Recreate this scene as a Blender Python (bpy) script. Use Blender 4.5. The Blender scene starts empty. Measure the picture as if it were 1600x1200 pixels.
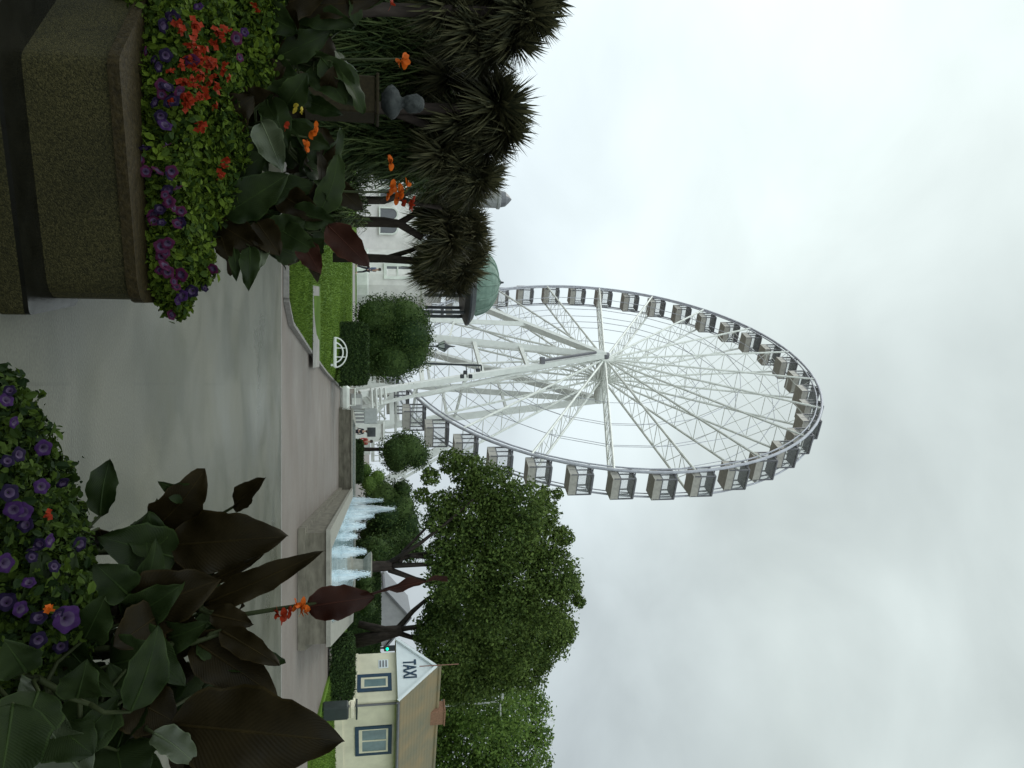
import bpy, math, random
import numpy as np
from mathutils import Vector, Matrix
R_=math.radians
SC=bpy.context.scene
COL=SC.collection
random.seed(4); RNG=np.random.default_rng(7)

# ------------------------------------------------------------------ camera (phone held sideways: world-up is to the right)
F=1280.0; HOR=578.0; EYE=1.6
TILT=math.atan((800-HOR)/F); CT,ST=math.cos(TILT),math.sin(TILT)
cam=bpy.data.cameras.new('camera'); cam.sensor_fit='HORIZONTAL'; cam.sensor_width=36; cam.lens=36*F/1600
cam.clip_start=0.05; cam.clip_end=4000
co=bpy.data.objects.new('camera',cam); COL.objects.link(co)
up=Vector((0,-ST,CT)); left=Vector((-1,0,0)); fw=Vector((0,CT,ST))
co.matrix_world=Matrix(((up.x,left.x,-fw.x,0),(up.y,left.y,-fw.y,0),(up.z,left.z,-fw.z,EYE),(0,0,0,1)))
SC.camera=co
SC.view_settings.view_transform='Standard'; SC.view_settings.look='None'
SC.view_settings.exposure=0.0; SC.view_settings.gamma=1.0

# ------------------------------------------------------------------ sky and sun (bright overcast, sun behind cloud on the left)
SUN_EL,SUN_AZ=R_(42),R_(-50)
w=bpy.data.worlds.new('World'); SC.world=w; w.use_nodes=True
nt=w.node_tree; nt.nodes.clear(); N=nt.nodes.new; L=nt.links.new
out=N('ShaderNodeOutputWorld'); bg=N('ShaderNodeBackground'); bg2=N('ShaderNodeBackground'); mx=N('ShaderNodeMixShader')
sky=N('ShaderNodeTexSky'); sky.sky_type='NISHITA'; sky.sun_disc=False; sky.sun_elevation=SUN_EL; sky.sun_rotation=SUN_AZ
bg.inputs[1].default_value=0.1; L(sky.outputs[0],bg.inputs[0])
tc=N('ShaderNodeTexCoord'); sep=N('ShaderNodeSeparateXYZ'); L(tc.outputs['Generated'],sep.inputs[0])
def math_(op,a,b=None,clamp=False):
    m=N('ShaderNodeMath'); m.operation=op; m.use_clamp=clamp
    for i,x in enumerate((a,b)):
        if x is None: continue
        if isinstance(x,(int,float)): m.inputs[i].default_value=x
        else: L(x,m.inputs[i])
    return m.outputs[0]
mp=N('ShaderNodeMapping'); mp.inputs['Scale'].default_value=(1.0,1.0,1.7); L(tc.outputs['Generated'],mp.inputs[0])
n1=N('ShaderNodeTexNoise'); n1.inputs['Scale'].default_value=3.2; n1.inputs['Detail'].default_value=7; n1.inputs['Roughness'].default_value=0.5; n1.inputs['Distortion'].default_value=0.35
L(mp.outputs[0],n1.inputs[0])
n2=N('ShaderNodeTexNoise'); n2.inputs['Scale'].default_value=1.5; n2.inputs['Detail'].default_value=3; L(mp.outputs[0],n2.inputs[0])
lum=math_('ADD',0.80,math_('MULTIPLY',sep.outputs['X'],-0.60))
lum=math_('ADD',lum,math_('MULTIPLY',math_('SUBTRACT',n1.outputs[0],0.5),0.5))
lum=math_('ADD',lum,math_('MULTIPLY',math_('SUBTRACT',n2.outputs[0],0.5),0.62))
lum=math_('ADD',lum,math_('MULTIPLY',math_('SUBTRACT',sep.outputs['Z'],0.3),0.1))
lum=math_('ADD',math_('MINIMUM',math_('MAXIMUM',lum,0.40),1.15),math_('MULTIPLY',math_('MAXIMUM',math_('MULTIPLY',sep.outputs['Y'],-1.0),0.0),0.85))  # extra sky brightness behind the camera, added to light surfaces facing it
cr=N('ShaderNodeValToRGB'); L(sep.outputs['Z'],cr.inputs[0])
cr.color_ramp.elements[0].position=0.0; cr.color_ramp.elements[0].color=(0.86,0.97,1.05,1)
cr.color_ramp.elements[1].position=0.45; cr.color_ramp.elements[1].color=(0.935,1.045,1.025,1)
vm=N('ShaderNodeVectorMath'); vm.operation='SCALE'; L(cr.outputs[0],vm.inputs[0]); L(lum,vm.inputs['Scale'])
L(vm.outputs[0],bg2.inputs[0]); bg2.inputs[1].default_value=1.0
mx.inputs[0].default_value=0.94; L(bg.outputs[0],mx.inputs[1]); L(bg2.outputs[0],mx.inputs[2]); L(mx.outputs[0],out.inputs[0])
sl=bpy.data.lights.new('sun','SUN'); sl.energy=0.8; sl.angle=R_(20); sl.color=(1,0.97,0.92)
so=bpy.data.objects.new('sun',sl); COL.objects.link(so)
sd=Vector((math.sin(SUN_AZ)*math.cos(SUN_EL),math.cos(SUN_AZ)*math.cos(SUN_EL),math.sin(SUN_EL)))
so.rotation_euler=(-sd).to_track_quat('-Z','Y').to_euler()

# ------------------------------------------------------------------ picture-to-place helpers: (v = up in the upright photo, u = right)
def ray(v,u):
    U=(v-800)/F
    return (u-600)/F, CT-U*ST, ST+U*CT
def W(v,u,d):
    x,y,z=ray(v,u); return Vector((x/y*d,d,EYE+z/y*d))
def G(v,u,z=0.0):
    x,y,zz=ray(v,u); k=(z-EYE)/zz; return Vector((x*k,y*k,z))
def proj(p):
    d=p[1]*CT+(p[2]-EYE)*ST; upc=-p[1]*ST+(p[2]-EYE)*CT
    return 800+F*upc/d, 600+F*p[0]/d

# ------------------------------------------------------------------ materials
def mat(name,col,rough=0.7,var=0.25,scale=8.0,bump=0.0,col2=None,detail=5,spec=0.5,metal=0.0,island=0.0,transl=0.0,stretch=None,contrast=(0.3,0.7),alpha=None,coat=0.0):
    m=bpy.data.materials.new(name); m.use_nodes=True; t=m.node_tree; b=t.nodes['Principled BSDF']
    b.inputs['Roughness'].default_value=rough; b.inputs['Specular IOR Level'].default_value=spec; b.inputs['Metallic'].default_value=metal
    b.inputs['Coat Weight'].default_value=coat
    c=t.nodes.new('ShaderNodeTexCoord'); mp=t.nodes.new('ShaderNodeMapping'); t.links.new(c.outputs['Object'],mp.inputs[0])
    if stretch: mp.inputs['Scale'].default_value=stretch
    n=t.nodes.new('ShaderNodeTexNoise'); n.inputs['Scale'].default_value=scale; n.inputs['Detail'].default_value=detail; n.inputs['Roughness'].default_value=0.6
    t.links.new(mp.outputs[0],n.inputs[0])
    r=t.nodes.new('ShaderNodeValToRGB')
    if col2 is None: col2=tuple(min(1,x*(1+var)) for x in col); lo=tuple(x*(1-var) for x in col)
    else: lo=col
    r.color_ramp.elements[0].position=contrast[0]; r.color_ramp.elements[1].position=contrast[1]
    r.color_ramp.elements[0].color=(*lo,1); r.color_ramp.elements[1].color=(*col2,1)
    src=n.outputs[0]
    if island:
        g=t.nodes.new('ShaderNodeNewGeometry'); a=t.nodes.new('ShaderNodeMath'); a.operation='MULTIPLY_ADD'
        t.links.new(g.outputs['Random Per Island'],a.inputs[0]); a.inputs[1].default_value=island
        s2=t.nodes.new('ShaderNodeMath'); s2.operation='MULTIPLY'; t.links.new(n.outputs[0],s2.inputs[0]); s2.inputs[1].default_value=1-island
        t.links.new(s2.outputs[0],a.inputs[2]); src=a.outputs[0]
    t.links.new(src,r.inputs[0]); t.links.new(r.outputs[0],b.inputs['Base Color'])
    if bump:
        bp=t.nodes.new('ShaderNodeBump'); bp.inputs['Strength'].default_value=bump; bp.inputs['Distance'].default_value=0.02
        t.links.new(n.outputs[0],bp.inputs['Height']); t.links.new(bp.outputs[0],b.inputs['Normal'])
    if transl:
        tr=t.nodes.new('ShaderNodeBsdfTranslucent'); t.links.new(r.outputs[0],tr.inputs[0]); ms=t.nodes.new('ShaderNodeMixShader'); ms.inputs[0].default_value=transl
        o=t.nodes['Material Output']; t.links.new(b.outputs[0],ms.inputs[1]); t.links.new(tr.outputs[0],ms.inputs[2]); t.links.new(ms.outputs[0],o.inputs[0])
    if alpha is not None:
        ar=t.nodes.new('ShaderNodeMapRange'); ar.inputs['From Min'].default_value=0.35; ar.inputs['From Max'].default_value=0.65
        ar.inputs['To Min'].default_value=alpha[0]; ar.inputs['To Max'].default_value=alpha[1]
        t.links.new(n.outputs[0],ar.inputs[0]); t.links.new(ar.outputs[0],b.inputs['Alpha'])
    return m
def wet_mat(name,lo,hi,r0,r1,scale=0.9,grain=60):
    m=mat(name,lo,0.4,scale=scale,col2=hi,detail=6,spec=0.32)
    t=m.node_tree; b=t.nodes['Principled BSDF']; c=[n for n in t.nodes if n.type=='TEX_COORD'][0]
    n=t.nodes.new('ShaderNodeTexNoise'); n.inputs['Scale'].default_value=0.45; n.inputs['Detail'].default_value=6; t.links.new(c.outputs['Object'],n.inputs[0])
    mr=t.nodes.new('ShaderNodeMapRange'); mr.inputs['From Min'].default_value=0.35; mr.inputs['From Max'].default_value=0.65; mr.inputs['To Min'].default_value=r0; mr.inputs['To Max'].default_value=r1
    t.links.new(n.outputs[0],mr.inputs[0]); t.links.new(mr.outputs[0],b.inputs['Roughness'])
    g=t.nodes.new('ShaderNodeTexNoise'); g.inputs['Scale'].default_value=grain; g.inputs['Detail'].default_value=3; t.links.new(c.outputs['Object'],g.inputs[0])
    bp=t.nodes.new('ShaderNodeBump'); bp.inputs['Strength'].default_value=0.35; bp.inputs['Distance'].default_value=0.006; t.links.new(g.outputs[0],bp.inputs['Height']); t.links.new(bp.outputs[0],b.inputs['Normal'])
    # speckle of stones in the base colour
    mixn=t.nodes.new('ShaderNodeMix'); mixn.data_type='RGBA'; mixn.blend_type='MULTIPLY'; mixn.inputs[0].default_value=0.45
    rr=[x for x in t.nodes if x.type=='VALTORGB'][0]; r2=t.nodes.new('ShaderNodeValToRGB'); r2.color_ramp.elements[0].position=0.35; r2.color_ramp.elements[1].position=0.65
    r2.color_ramp.elements[0].color=(0.45,0.45,0.45,1)
    t.links.new(g.outputs[0],r2.inputs[0]); t.links.new(rr.outputs[0],mixn.inputs[6]); t.links.new(r2.outputs[0],mixn.inputs[7]); t.links.new(mixn.outputs[2],b.inputs['Base Color'])
    return m
def aggregate_mat(name,cols,scale=75,rough=0.75):
    m=bpy.data.materials.new(name); m.use_nodes=True; t=m.node_tree; b=t.nodes['Principled BSDF']; b.inputs['Roughness'].default_value=rough; b.inputs['Specular IOR Level'].default_value=0.2
    c=t.nodes.new('ShaderNodeTexCoord'); v=t.nodes.new('ShaderNodeTexVoronoi'); v.inputs['Scale'].default_value=scale; t.links.new(c.outputs['Object'],v.inputs[0])
    n=t.nodes.new('ShaderNodeTexNoise'); n.inputs['Scale'].default_value=2.5; n.inputs['Detail'].default_value=5; t.links.new(c.outputs['Object'],n.inputs[0])
    r=t.nodes.new('ShaderNodeValToRGB'); e=r.color_ramp.elements; e[0].color=(*cols[0],1); e[1].color=(*cols[-1],1)
    for i,cc in enumerate(cols[1:-1]): x=e.new((i+1)/(len(cols)-1)); x.color=(*cc,1)
    sx=t.nodes.new('ShaderNodeSeparateColor'); t.links.new(v.outputs['Color'],sx.inputs[0]); t.links.new(sx.outputs[0],r.inputs[0])
    mm=t.nodes.new('ShaderNodeMix'); mm.data_type='RGBA'; mm.blend_type='MULTIPLY'; mm.inputs[0].default_value=0.6
    r2=t.nodes.new('ShaderNodeValToRGB'); r2.color_ramp.elements[0].position=0.3; r2.color_ramp.elements[1].position=0.62; r2.color_ramp.elements[0].color=(0.3,0.34,0.3,1)
    t.links.new(n.outputs[0],r2.inputs[0]); t.links.new(r.outputs[0],mm.inputs[6]); t.links.new(r2.outputs[0],mm.inputs[7]); t.links.new(mm.outputs[2],b.inputs['Base Color'])
    bp=t.nodes.new('ShaderNodeBump'); bp.inputs['Strength'].default_value=0.45; bp.inputs['Distance'].default_value=0.006; bp.invert=True
    t.links.new(v.outputs['Distance'],bp.inputs['Height']); t.links.new(bp.outputs[0],b.inputs['Normal'])
    return m
def emit_mat(name,col,s):
    m=bpy.data.materials.new(name); m.use_nodes=True; b=m.node_tree.nodes['Principled BSDF']; b.inputs['Base Color'].default_value=(*col,1)
    b.inputs['Emission Color'].default_value=(*col,1); b.inputs['Emission Strength'].default_value=s; return m
M={}
M['paving']=wet_mat('wet_paving',(0.088,0.087,0.064),(0.142,0.139,0.106),0.26,0.52)
M['road']=wet_mat('road_surface',(0.165,0.138,0.12),(0.22,0.19,0.168),0.45,0.65,scale=0.5)
M['kerb']=mat('kerb_stone',(0.2,0.19,0.175),0.6,0.25,12,0.2)
M['agg']=aggregate_mat('wet_aggregate',[(0.012,0.011,0.003),(0.026,0.024,0.007),(0.036,0.032,0.010),(0.058,0.051,0.019)],170)
M['aggtop']=mat('coping_stone',(0.012,0.009,0.003),0.65,0.5,40,0.6,col2=(0.036,0.026,0.009),spec=0.15)
M['wetstep']=mat('wet_stone_dark_reflection',(0.004,0.004,0.003),0.12,0.4,9,0.05,col2=(0.009,0.009,0.007),spec=0.2)  # wet step top; the dark wall's reflection is put into its colour
M['soil']=mat('soil',(0.012,0.009,0.006),0.95,0.5,30,0.6)
M['grass']=mat('lawn_grass',(0.052,0.105,0.012),0.9,scale=0.7,col2=(0.115,0.20,0.022),bump=0.0,spec=0.12)
M['blade']=mat('grass_blade',(0.052,0.098,0.014),0.8,scale=1.0,col2=(0.135,0.21,0.034),island=0.6,transl=0.25,spec=0.12)
M['path']=mat('pale_path',(0.27,0.26,0.24),0.75,0.2,4)
M['white']=mat('white_painted_steel',(0.68,0.70,0.67),0.42,0.08,1.5)
M['steelshade']=mat('silhouette_shaded_steel',(0.42,0.43,0.48),0.5,0.2,2)  # white steel; its silhouette darkness against the bright sky is put into the colour
M['offwhite']=mat('weathered_white_steel',(0.70,0.72,0.68),0.5,0.15,2)
M['gon_dark']=mat('gondola_dark_panel',(0.13,0.13,0.145),0.4,0.2,3)
M['gon_body']=mat('gondola_beige_panel',(0.37,0.355,0.32),0.45,0.15,3)
M['gon_glass']=mat('gondola_glass',(0.40,0.43,0.42),0.08,0.05,2,alpha=(0.08,0.14))
M['iron']=mat('black_iron',(0.018,0.022,0.028),0.45,0.3,10)
M['copper']=mat('green_copper',(0.075,0.135,0.105),0.6,scale=1.6,col2=(0.19,0.28,0.23),detail=7)
M['stucco']=mat('white_stucco',(0.74,0.71,0.70),0.8,0.12,1.2)
M['greywall']=mat('grey_render',(0.30,0.30,0.31),0.85,0.15,1.0)
M['glass']=mat('window_glass',(0.05,0.055,0.06),0.08,0.3,1.5,spec=0.8)
M['paleglass']=mat('pale_window_glass',(0.16,0.23,0.24),0.1,0.25,1.5,spec=0.8)
M['navy']=mat('navy_paint',(0.014,0.045,0.085),0.4,0.2,4)
M['cream']=mat('cream_render',(0.70,0.655,0.50),0.8,0.14,1.1)
M['gablewhite']=mat('white_gable_board',(0.78,0.82,0.84),0.6,0.06,1.5)
M['brick']=mat('chimney_brick',(0.25,0.135,0.085),0.85,0.25,14,0.3)
M['stone']=mat('pool_stone',(0.080,0.072,0.052),0.8,scale=2.2,col2=(0.19,0.175,0.135),bump=0.3,stretch=(1,1,3))
M['coping']=mat('pool_coping',(0.25,0.245,0.21),0.6,0.2,6,0.2)
M['poolwater']=mat('foamy_pool_water',(0.16,0.32,0.40),0.12,scale=2.5,col2=(0.60,0.73,0.78),bump=0.6)
M['spray']=mat('water_spray',(0.70,0.84,0.93),0.7,scale=2.6,col2=(0.93,0.97,0.99),alpha=(0.14,0.60),stretch=(2.2,2.2,0.4),spec=0.1)
M['bronze']=mat('weathered_bronze',(0.010,0.013,0.014),0.65,scale=14,col2=(0.040,0.046,0.044),bump=.9,spec=.25)
M['pedestal']=mat('brown_granite',(0.018,0.014,0.006),0.8,0.4,30,spec=.15)
M['bark']=mat('bark',(0.035,0.028,0.024),0.9,0.5,9,0.8,stretch=(1,1,0.25),spec=0.12)
M['leafA']=mat('oak_leaf',(0.036,0.064,0.015),0.6,scale=0.55,col2=(0.125,0.180,0.042),island=0.5,transl=0.25,spec=0.12)
M['leafB']=mat('lime_leaf',(0.05,0.095,0.022),0.6,scale=0.5,col2=(0.165,0.25,0.055),island=0.5,transl=0.3,spec=0.12)
M['leafD']=mat('yew_leaf',(0.020,0.042,0.013),0.7,scale=0.9,col2=(0.070,0.112,0.030),island=0.5,transl=0.1,spec=0.12)
M['leafH']=mat('hedge_leaf',(0.016,0.032,0.011),0.75,scale=1.0,col2=(0.046,0.078,0.022),island=0.6,transl=0.1,spec=0.12)
M['cord']=mat('cordyline_leaf',(0.032,0.036,0.020),0.6,scale=0.8,col2=(0.115,0.105,0.052),island=0.6,transl=0.15,spec=0.3)
M['cordp']=mat('purplish_green_cordyline_leaf',(0.032,0.036,0.020),0.6,scale=0.8,col2=(0.105,0.102,0.050),island=0.6,transl=0.15,spec=0.2)
M['cordg']=mat('green_cordyline_leaf',(0.024,0.046,0.014),0.6,scale=0.8,col2=(0.085,0.115,0.036),island=0.6,transl=0.15,spec=0.3)
M['petleaf']=mat('petunia_leaf',(0.014,0.032,0.003),0.75,scale=4,col2=(0.080,0.122,0.010),island=0.5,transl=0.2,spec=0.15)
M['petleafD']=mat('dark_petunia_leaf',(0.007,0.018,0.003),0.75,scale=5,col2=(0.045,0.075,0.008),island=0.5,transl=0.2,spec=0.15)
def canna_mat(name,lo,hi,rough=0.5,spec=0.12,vein=0.15):
    m=mat(name,lo,rough=rough,scale=6,col2=hi,transl=0.08,spec=spec); t=m.node_tree; b=t.nodes['Principled BSDF']
    uv=t.nodes.new('ShaderNodeUVMap'); sx=t.nodes.new('ShaderNodeSeparateXYZ'); t.links.new(uv.outputs[0],sx.inputs[0])
    def mt(op,a,bb):
        n=t.nodes.new('ShaderNodeMath'); n.operation=op
        for k,x in enumerate((a,bb)):
            if isinstance(x,(int,float)): n.inputs[k].default_value=x
            elif x is not None: t.links.new(x,n.inputs[k])
        return n.outputs[0]
    ab=mt('ABSOLUTE',sx.outputs['X'],None); ph=mt('MULTIPLY',mt('SUBTRACT',sx.outputs['Y'],mt('MULTIPLY',ab,0.28)),190.0)
    sn=mt('SINE',ph,None); mid=mt('LESS_THAN',ab,0.035)
    h=mt('ADD',mt('MULTIPLY',sn,0.5),mt('MULTIPLY',mid,2.0))
    bp=t.nodes.new('ShaderNodeBump'); bp.inputs['Strength'].default_value=vein; bp.inputs['Distance'].default_value=0.004; t.links.new(h,bp.inputs['Height']); t.links.new(bp.outputs[0],b.inputs['Normal'])
    nz=[x for x in t.nodes if x.type=='TEX_NOISE'][0]; mr_=t.nodes.new('ShaderNodeMapRange'); mr_.inputs['From Min'].default_value=.35; mr_.inputs['From Max'].default_value=.65; mr_.inputs['To Min'].default_value=rough-.14; mr_.inputs['To Max'].default_value=rough+.22; t.links.new(nz.outputs[0],mr_.inputs[0]); t.links.new(mr_.outputs[0],b.inputs['Roughness'])
    r=[x for x in t.nodes if x.type=='VALTORGB'][0]; mx_=t.nodes.new('ShaderNodeMix'); mx_.data_type='RGBA'; mx_.blend_type='MULTIPLY'; mx_.inputs[0].default_value=1.0
    k=mt('ADD',mt('MULTIPLY',sn,0.05),mt('ADD',0.87,mt('ADD',mt('MULTIPLY',mid,0.6),mt('MULTIPLY',mt('GREATER_THAN',ab,0.93),0.5)))); cb=t.nodes.new('ShaderNodeCombineColor')
    for q in range(3): t.links.new(k,cb.inputs[q])
    t.links.new(r.outputs[0],mx_.inputs[6]); t.links.new(cb.outputs[0],mx_.inputs[7]); t.links.new(mx_.outputs[2],b.inputs['Base Color'])
    return m
M['cannaG']=canna_mat('green_canna_leaf',(0.005,0.011,0.0025),(0.022,0.036,0.009))
M['cannaB']=canna_mat('bronze_canna_leaf',(0.006,0.0045,0.0013),(0.020,0.014,0.004))
M['cannaR']=canna_mat('red_bronze_canna_leaf',(0.016,0.005,0.0035),(0.042,0.015,0.009))
M['cannaP']=canna_mat('pale_canna_leaf',(0.026,0.038,0.018),(0.075,0.092,0.05),rough=0.35,spec=0.4)
M['stem']=mat('plant_stem',(0.025,0.032,0.012),0.6,0.4,12,spec=0.12)
M['petP']=mat('purple_petal',(0.030,0.010,0.056),0.75,0.35,25,transl=0.25,spec=0.12)
M['petV']=mat('dark_violet_petal',(0.008,0.004,0.020),0.75,0.35,25,transl=0.2,spec=0.12)
M['petM']=mat('magenta_petal',(0.050,0.007,0.030),0.7,0.35,25,transl=0.25,spec=0.12)
M['petD']=mat('petal_throat',(0.02,0.006,0.035),0.7,0.3,20)
M['petR']=mat('red_petal',(0.22,0.022,0.007),0.6,0.35,25,transl=0.25,spec=0.12)
M['petO']=mat('orange_petal',(0.46,0.095,0.010),0.55,0.3,25,transl=0.3,spec=0.12)
M['petY']=mat('yellow_petal',(0.42,0.33,0.04),0.55,0.25,25,transl=0.3,spec=0.12)
M['skin']=mat('skin',(0.45,0.27,0.20),0.6,0.08,20)
M['hair']=mat('dark_hair',(0.03,0.02,0.015),0.6,0.3,30)
M['cloth_dark']=mat('dark_cloth',(0.018,0.018,0.026),0.9,0.3,20)
M['cloth_red']=mat('red_cloth',(0.32,0.04,0.03),0.9,0.2,20)
M['cloth_blue']=mat('grey_blue_cloth',(0.10,0.12,0.19),0.9,0.2,20)
M['cloth_pale']=mat('pale_cloth',(0.5,0.47,0.43),0.9,0.15,20)
M['greylamp']=mat('galvanised_steel',(0.36,0.37,0.36),0.4,0.15,6,metal=0.3)
M['lampglass']=mat('lantern_glass',(0.50,0.53,0.53),0.15,0.08,4,alpha=(0.75,0.85))
M['go']=emit_mat('green_signal',(0.0,0.9,0.42),2.2)
M['darkbin']=mat('dark_green_plastic',(0.016,0.026,0.024),0.5,0.2,6)
M['rtile']=mat('red_tile',(0.22,0.11,0.08),0.8,0.2,8)
def tile_mat():
    m=mat('brown_roof_tile',(0.145,0.145,0.10),0.8,scale=0.8,col2=(0.25,0.185,0.098),detail=8)
    t=m.node_tree; b=t.nodes['Principled BSDF']; c=[n for n in t.nodes if n.type=='TEX_COORD'][0]
    wv=t.nodes.new('ShaderNodeTexWave'); wv.bands_direction='Z'; wv.inputs['Scale'].default_value=2.3; wv.inputs['Distortion'].default_value=0.6; t.links.new(c.outputs['Object'],wv.inputs[0])
    bp=t.nodes.new('ShaderNodeBump'); bp.inputs['Strength'].default_value=0.25; bp.inputs['Distance'].default_value=0.02; t.links.new(wv.outputs[1],bp.inputs['Height']); t.links.new(bp.outputs[0],b.inputs['Normal'])
    return m
M['tile']=tile_mat()

# ------------------------------------------------------------------ mesh helpers
BASE={}
class MB:
    def __init__(s): s.v=[]; s.f=[]; s.smooth=False
    def add(s,vs,fs):
        o=len(s.v); s.v.extend([tuple(p) for p in vs]); s.f.extend([tuple(i+o for i in f) for f in fs])
    def box(s,c,size,rz=0.0,bev=0.0):
        x,y,z=[k/2 for k in size]; ca,sa=math.cos(rz),math.sin(rz)
        if bev<=0:
            p=[(-x,-y,-z),(x,-y,-z),(x,y,-z),(-x,y,-z),(-x,-y,z),(x,-y,z),(x,y,z),(-x,y,z)]
            f=[(3,2,1,0),(4,5,6,7),(0,1,5,4),(1,2,6,5),(2,3,7,6),(3,0,4,7)]
        else:
            b=bev; ring=lambda X,Y,zz:[(-X+b,-Y,zz),(X-b,-Y,zz),(X,-Y+b,zz),(X,Y-b,zz),(X-b,Y,zz),(-X+b,Y,zz),(-X,Y-b,zz),(-X,-Y+b,zz)]
            p=ring(x-b*.6,y-b*.6,-z)+ring(x,y,-z+b)+ring(x,y,z-b)+ring(x-b*.6,y-b*.6,z)
            f=[tuple(range(7,-1,-1)),tuple(range(24,32))]+[(k*8+i,k*8+(i+1)%8,k*8+8+(i+1)%8,k*8+8+i) for k in range(3) for i in range(8)]
        s.add([(c[0]+a*ca-b_*sa,c[1]+a*sa+b_*ca,c[2]+cc) for a,b_,cc in p],f)
    def tube(s,pts,r,n=8,cap=True,sq=False):
        pts=[Vector(p) for p in pts]; rs=r if isinstance(r,(list,tuple)) else [r]*len(pts)
        if sq: n=4
        rings=[]; ref=None
        for i,p in enumerate(pts):
            d=(pts[min(i+1,len(pts)-1)]-pts[max(i-1,0)]).normalized()
            if ref is None: ref=Vector((0,0,1)) if abs(d.z)<0.9 else Vector((1,0,0))
            a=d.cross(ref).normalized(); b=a.cross(d).normalized(); ref=b
            rings.append([p+(a*math.cos(2*math.pi*(k+(.5 if sq else 0))/n)+b*math.sin(2*math.pi*(k+(.5 if sq else 0))/n))*rs[i] for k in range(n)])
        vs=[q for R in rings for q in R]; fs=[]
        for i in range(len(pts)-1):
            for k in range(n): fs.append((i*n+k,i*n+(k+1)%n,(i+1)*n+(k+1)%n,(i+1)*n+k))
        if cap: fs.append(tuple(range(n-1,-1,-1))); fs.append(tuple((len(pts)-1)*n+k for k in range(n)))
        s.add(vs,fs)
    def lathe(s,c,prof,n=24,sx=1,sy=1,jit=0):
        vs=[];fs=[]
        for i,(r,z) in enumerate(prof):
            for k in range(n):
                a=2*math.pi*k/n; j=1+(random.uniform(-jit,jit) if jit else 0)
                vs.append((c[0]+math.cos(a)*r*sx*j,c[1]+math.sin(a)*r*sy*j,c[2]+z))
        for i in range(len(prof)-1):
            for k in range(n): fs.append((i*n+k,i*n+(k+1)%n,(i+1)*n+(k+1)%n,(i+1)*n+k))
        fs.append(tuple(range(n-1,-1,-1))); fs.append(tuple((len(prof)-1)*n+k for k in range(n)))
        s.add(vs,fs)
    def prism(s,poly,z0,z1):
        n=len(poly); vs=[(x,y,z0) for x,y in poly]+[(x,y,z1) for x,y in poly]
        s.add(vs,[tuple(range(n-1,-1,-1)),tuple(range(n,2*n))]+[(i,(i+1)%n,n+(i+1)%n,n+i) for i in range(n)])
    def build(s,name,m,parent=None,base=None,smooth=False):
        b=Vector(base) if base is not None else (BASE[parent.name] if parent else Vector((0,0,0)))
        me=bpy.data.meshes.new(name); v=np.array(s.v,dtype=float)-np.array(b)
        me.from_pydata(v.tolist(),[],s.f); me.materials.append(M[m] if isinstance(m,str) else m)
        if smooth: me.shade_smooth()
        me.update()
        o=bpy.data.objects.new(name,me); COL.objects.link(o)
        if parent: o.parent=parent; 
        else: o.location=b
        BASE[o.name]=b
        return o
def tag(o,label=None,cat=None,group=None,kind=None):
    if label: o['label']=label
    if cat: o['category']=cat
    if group: o['group']=group
    if kind: o['kind']=kind
    return o
def thing(name,base,label,cat,group=None):
    o=bpy.data.objects.new(name,None); COL.objects.link(o); o.location=base; o.empty_display_size=0.2
    BASE[o.name]=Vector(base); return tag(o,label,cat,group)
def inst(src,parent,M4):
    c=src.copy(); COL.objects.link(c); c.parent=parent; c.matrix_local=M4; return c

def leaf_cloud(blobs,n,size,asp=0.55,seed=0,shell=0.55,droop=0.0,flat=0.0,six=False):
    """blobs: (centre, (rx,ry,rz)); n leaves in all, spread by volume^(2/3)"""
    rg=np.random.default_rng(seed)
    vol=np.array([(r[0]*r[1]*r[2])**(2/3) for _,r in blobs]); pr=vol/vol.sum()
    k=rg.choice(len(blobs),n,p=pr)
    C=np.array([tuple(b[0]) for b in blobs])[k]; Rr=np.array([tuple(b[1]) for b in blobs])[k]
    d=rg.normal(size=(n,3)); d/=np.linalg.norm(d,axis=1)[:,None]
    rad=shell+(1-shell)*rg.random(n)**0.6; rad*=1+0.10*rg.normal(size=n)
    # clumping: modulate the radius so the outline is uneven
    rad*=1+0.16*np.sin(d[:,0]*7+k*1.7)*np.sin(d[:,1]*6+k)*np.cos(d[:,2]*8+k*2.1)
    P=C+d*Rr*rad[:,None]
    nrm=d*0.6+rg.normal(size=(n,3))*0.8; nrm[:,2]+=flat; nrm/=np.linalg.norm(nrm,axis=1)[:,None]
    t=np.cross(nrm,rg.normal(size=(n,3))); t/=np.linalg.norm(t,axis=1)[:,None]
    t[:,2]-=droop; t/=np.linalg.norm(t,axis=1)[:,None]
    b=np.cross(nrm,t)
    L_=size*((0.4+1.25*rg.random(n)**1.5) if six else (0.6+0.8*rg.random(n)))[:,None]; w_=L_*asp
    if six:
        V=np.stack([P-t*L_*.5,P-t*L_*.2+b*w_*.45+nrm*w_*.12,P+t*L_*.2+b*w_*.45+nrm*w_*.14,P+t*L_*.5-nrm*w_*.1,P+t*L_*.2-b*w_*.45+nrm*w_*.14,P-t*L_*.2-b*w_*.45+nrm*w_*.12],1).reshape(-1,3)
        b6=np.arange(n)[:,None]*6; return V,np.concatenate([b6+np.array([[0,1,2,3]]),b6+np.array([[0,3,4,5]])])
    V=np.stack([P-t*L_*.5,P+b*w_*.5+nrm*w_*.12,P+t*L_*.5,P-b*w_*.5+nrm*w_*.12],1).reshape(-1,3)
    Fs=np.arange(4*n).reshape(-1,4)
    return V,Fs
def add_cloud(mb,*a,**k):
    V,Fs=leaf_cloud(*a,**k); o=len(mb.v); mb.v.extend(map(tuple,V.tolist())); mb.f.extend(map(tuple,(Fs+o).tolist()))

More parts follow.
